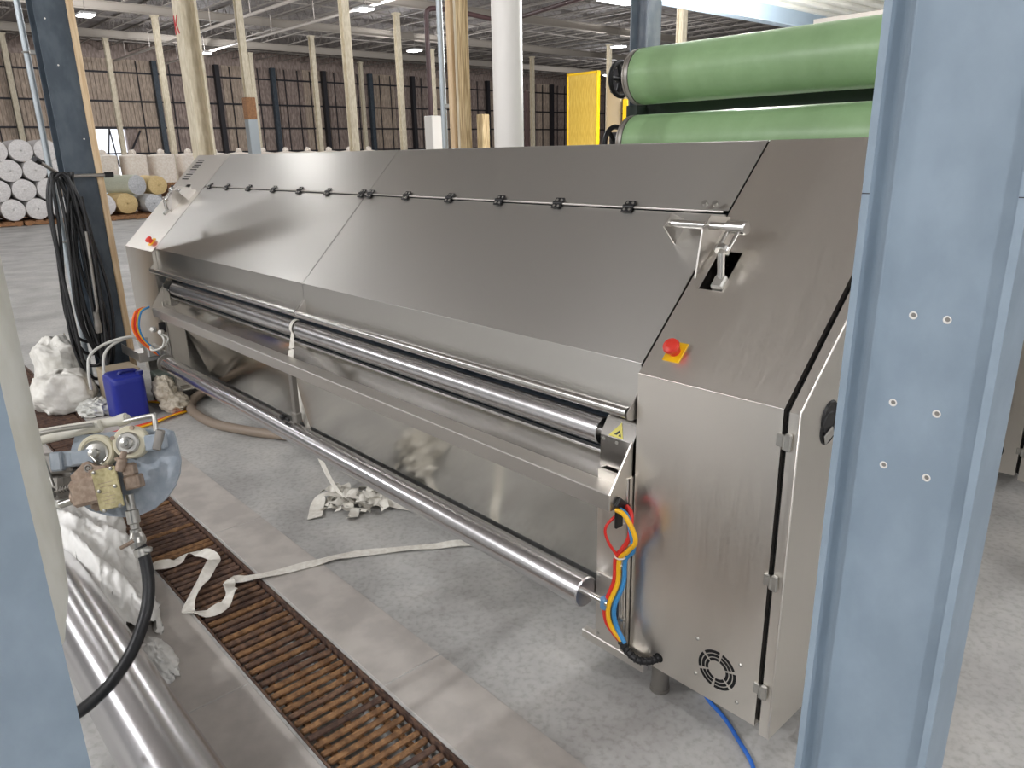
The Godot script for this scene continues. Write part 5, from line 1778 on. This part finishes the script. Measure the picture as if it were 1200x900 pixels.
	var ear := PackedVector2Array()
	for q in [[92, 556], [103, 545], [106, 541], [111, 539], [116, 541], [120, 544], [136, 544], [140, 556], [138, 566], [95, 566]]:
		ear.append(P2.call(q[0], q[1]))
	b.pz(ear, 0.02, 0.036)
	b.box(P.call(128, 566, 0.02), Vector3(0.06, 0.09, 0.05), 0.008, rot)
	b.box(P.call(159, 549, 0.03), Vector3(0.03, 0.035, 0.035), 0.006, rot)
	b.box(P.call(163, 563, 0.025), Vector3(0.04, 0.036, 0.035), 0.004, rot)
	b.lathe(P.call(100, 580, 0.03), Vector3(-1, -0.25, 0), [Vector2(0, 0), Vector2(0.02, 0), Vector2(0.018, 0.014), Vector2(0, 0.016)], 16)
	b.box(P.call(122, 590, 0.0), Vector3(0.06, 0.03, 0.04), 0.01, rot)
	var vb := part("valve_body", b, M.bronze_paint, t, "bronze painted valve body")
	b = MB.new()
	b.torus(P.call(113, 547, 0.037), Vector3(0, 0, 1), 0.0085, 0.0025, 18, 6)
	b.cyl(P.call(113, 547, 0.036), P.call(113, 547, 0.039), 0.005, 6)
	part("pivot_bolt", b, M.dull_steel, vb)
	b = MB.new()
	b.box(P.call(140, 569, 0.056), Vector3(0.064, 0.105, 0.006), 0.002, rot)
	var cp := part("cover_plate", b, M.brass_plate, t, "brass coloured cover plate")
	for q in [[125, 551], [144, 546], [149, 566], [131, 572], [155, 588], [137, 594]]:
		b = MB.new()
		b.lathe(P.call(q[0], q[1], 0.058), Vector3(0, 0, 1), [Vector2(0.0055, 0), Vector2(0.0045, 0.004), Vector2(0, 0.005)], 10)
		part("screw", b, M.zinc, cp)
	# faint raised print lines on the plate
	b = MB.new()
	for k in 6:
		b.box(P.call(140, 569, 0.0595) + rot * Vector3(-0.001, 0.016 - 0.009 * k - (0.008 if k > 1 else 0.0), 0), Vector3(0.036 - 0.004 * (k % 3), 0.0014, 0.0006), 0.0, rot)
	part("print_line", b, M.bronze_paint, cp)
	# spring and adjusting knob
	b = MB.new()
	var sp := []
	for k in 61:
		var a := TAU * k / 10.0
		sp.append(P.call(80 + k * 0.31, 572 - k * 0.09, 0.04) + Vector3(0.0, cos(a) * 0.0085, sin(a) * 0.0085))
	b.tube(sp, 0.0018, 6)
	b.tube([P.call(68, 576, 0.04), P.call(102, 566, 0.04)], 0.004, 8)
	part("spring", b, M.dull_steel, vb)
	b = MB.new()
	for k in 8:
		var a := TAU * k / 8
		b.cyl(P.call(66, 577, 0.04) + Vector3(0, cos(a), sin(a)) * 0.014 - Vector3(0.008, 0, 0), P.call(66, 577, 0.04) + Vector3(0, cos(a), sin(a)) * 0.014 + Vector3(0.012, 0, 0), 0.005, 8)
	b.cyl(P.call(62, 578, 0.04), P.call(74, 575, 0.04), 0.014, 16)
	part("adjuster_knob", b, M.dull_steel, vb)
	# pale hose entering from the left
	b = MB.new()
	b.tube(curve([P.call(-10, 612, 0.0), P.call(40, 602, 0.01), P.call(70, 592, 0.025), P.call(84, 587, 0.03)], 5), 0.0085, 10)
	part("air_hose", b, M.clear_tube, t, "pale air hose")
	b = MB.new()
	b.cyl(P.call(80, 589, 0.03), P.call(97, 583, 0.03), 0.012, 6)
	part("fitting", b, M.zinc, t)
	# outlet pipe with ball valve, then the black hose
	b = MB.new()
	b.lathe(P.call(156, 578, 0.02), P.call(167, 640, 0.0) - P.call(156, 578, 0.0), [Vector2(0, 0), Vector2(0.011, 0), Vector2(0.011, 0.04), Vector2(0.016, 0.042), Vector2(0.016, 0.075), Vector2(0.011, 0.078), Vector2(0.011, 0.09), Vector2(0.014, 0.092), Vector2(0.014, 0.1), Vector2(0.02, 0.112), Vector2(0.022, 0.125), Vector2(0.016, 0.14), Vector2(0.0, 0.14)], 20)
	var op := part("outlet_pipe", b, M.zinc, t)
	b = MB.new()
	b.tube([P.call(166, 630, 0.04), P.call(152, 638, 0.045)], 0.005, 8)
	part("valve_lever", b, M.bronze_paint, op)
	b = MB.new()
	b.lathe(P.call(169, 640, 0.02), P.call(172, 650, 0.02) - P.call(169, 640, 0.02), [Vector2(0.016, 0), Vector2(0.0185, 0.002), Vector2(0.0185, 0.02), Vector2(0.016, 0.022)], 20)
	b.box(P.call(180, 641, 0.03), Vector3(0.02, 0.014, 0.014), 0.003)
	part("hose_clamp", b, M.zinc, op)
	b = MB.new()
	b.tube(curve([P.call(169, 638, 0.02), P.call(175, 655, 0.02), P.call(181, 685, 0.03), P.call(181, 715, 0.05), P.call(172, 752, 0.08), P.call(152, 785, 0.10), P.call(122, 812, 0.10), P.call(96, 826, 0.08), P.call(60, 838, 0.03), P.call(20, 846, -0.05)], 6), 0.0155, 14)
	part("black_hose", b, M.black_rubber, t, "thick black rubber hose")
	b = MB.new()
	b.box(P.call(103, 535, 0.02), Vector3(0.06, 0.036, 0.012), 0.003, Basis(Vector3.FORWARD, -0.1))
	b.box(P.call(72, 540, 0.012), Vector3(0.03, 0.05, 0.03), 0.004, Basis(Vector3.FORWARD, -0.1))
	part("swing_arm", b, M.device_grey, t)
	b = MB.new()
	b.lathe(P.call(152, 549, 0.05), Vector3(0.25, 1, 0), [Vector2(0, 0), Vector2(0.012, 0), Vector2(0.012, 0.03), Vector2(0.008, 0.034), Vector2(0.008, 0.05), Vector2(0, 0.05)], 14)
	part("fitting", b, M.bronze_paint, t)
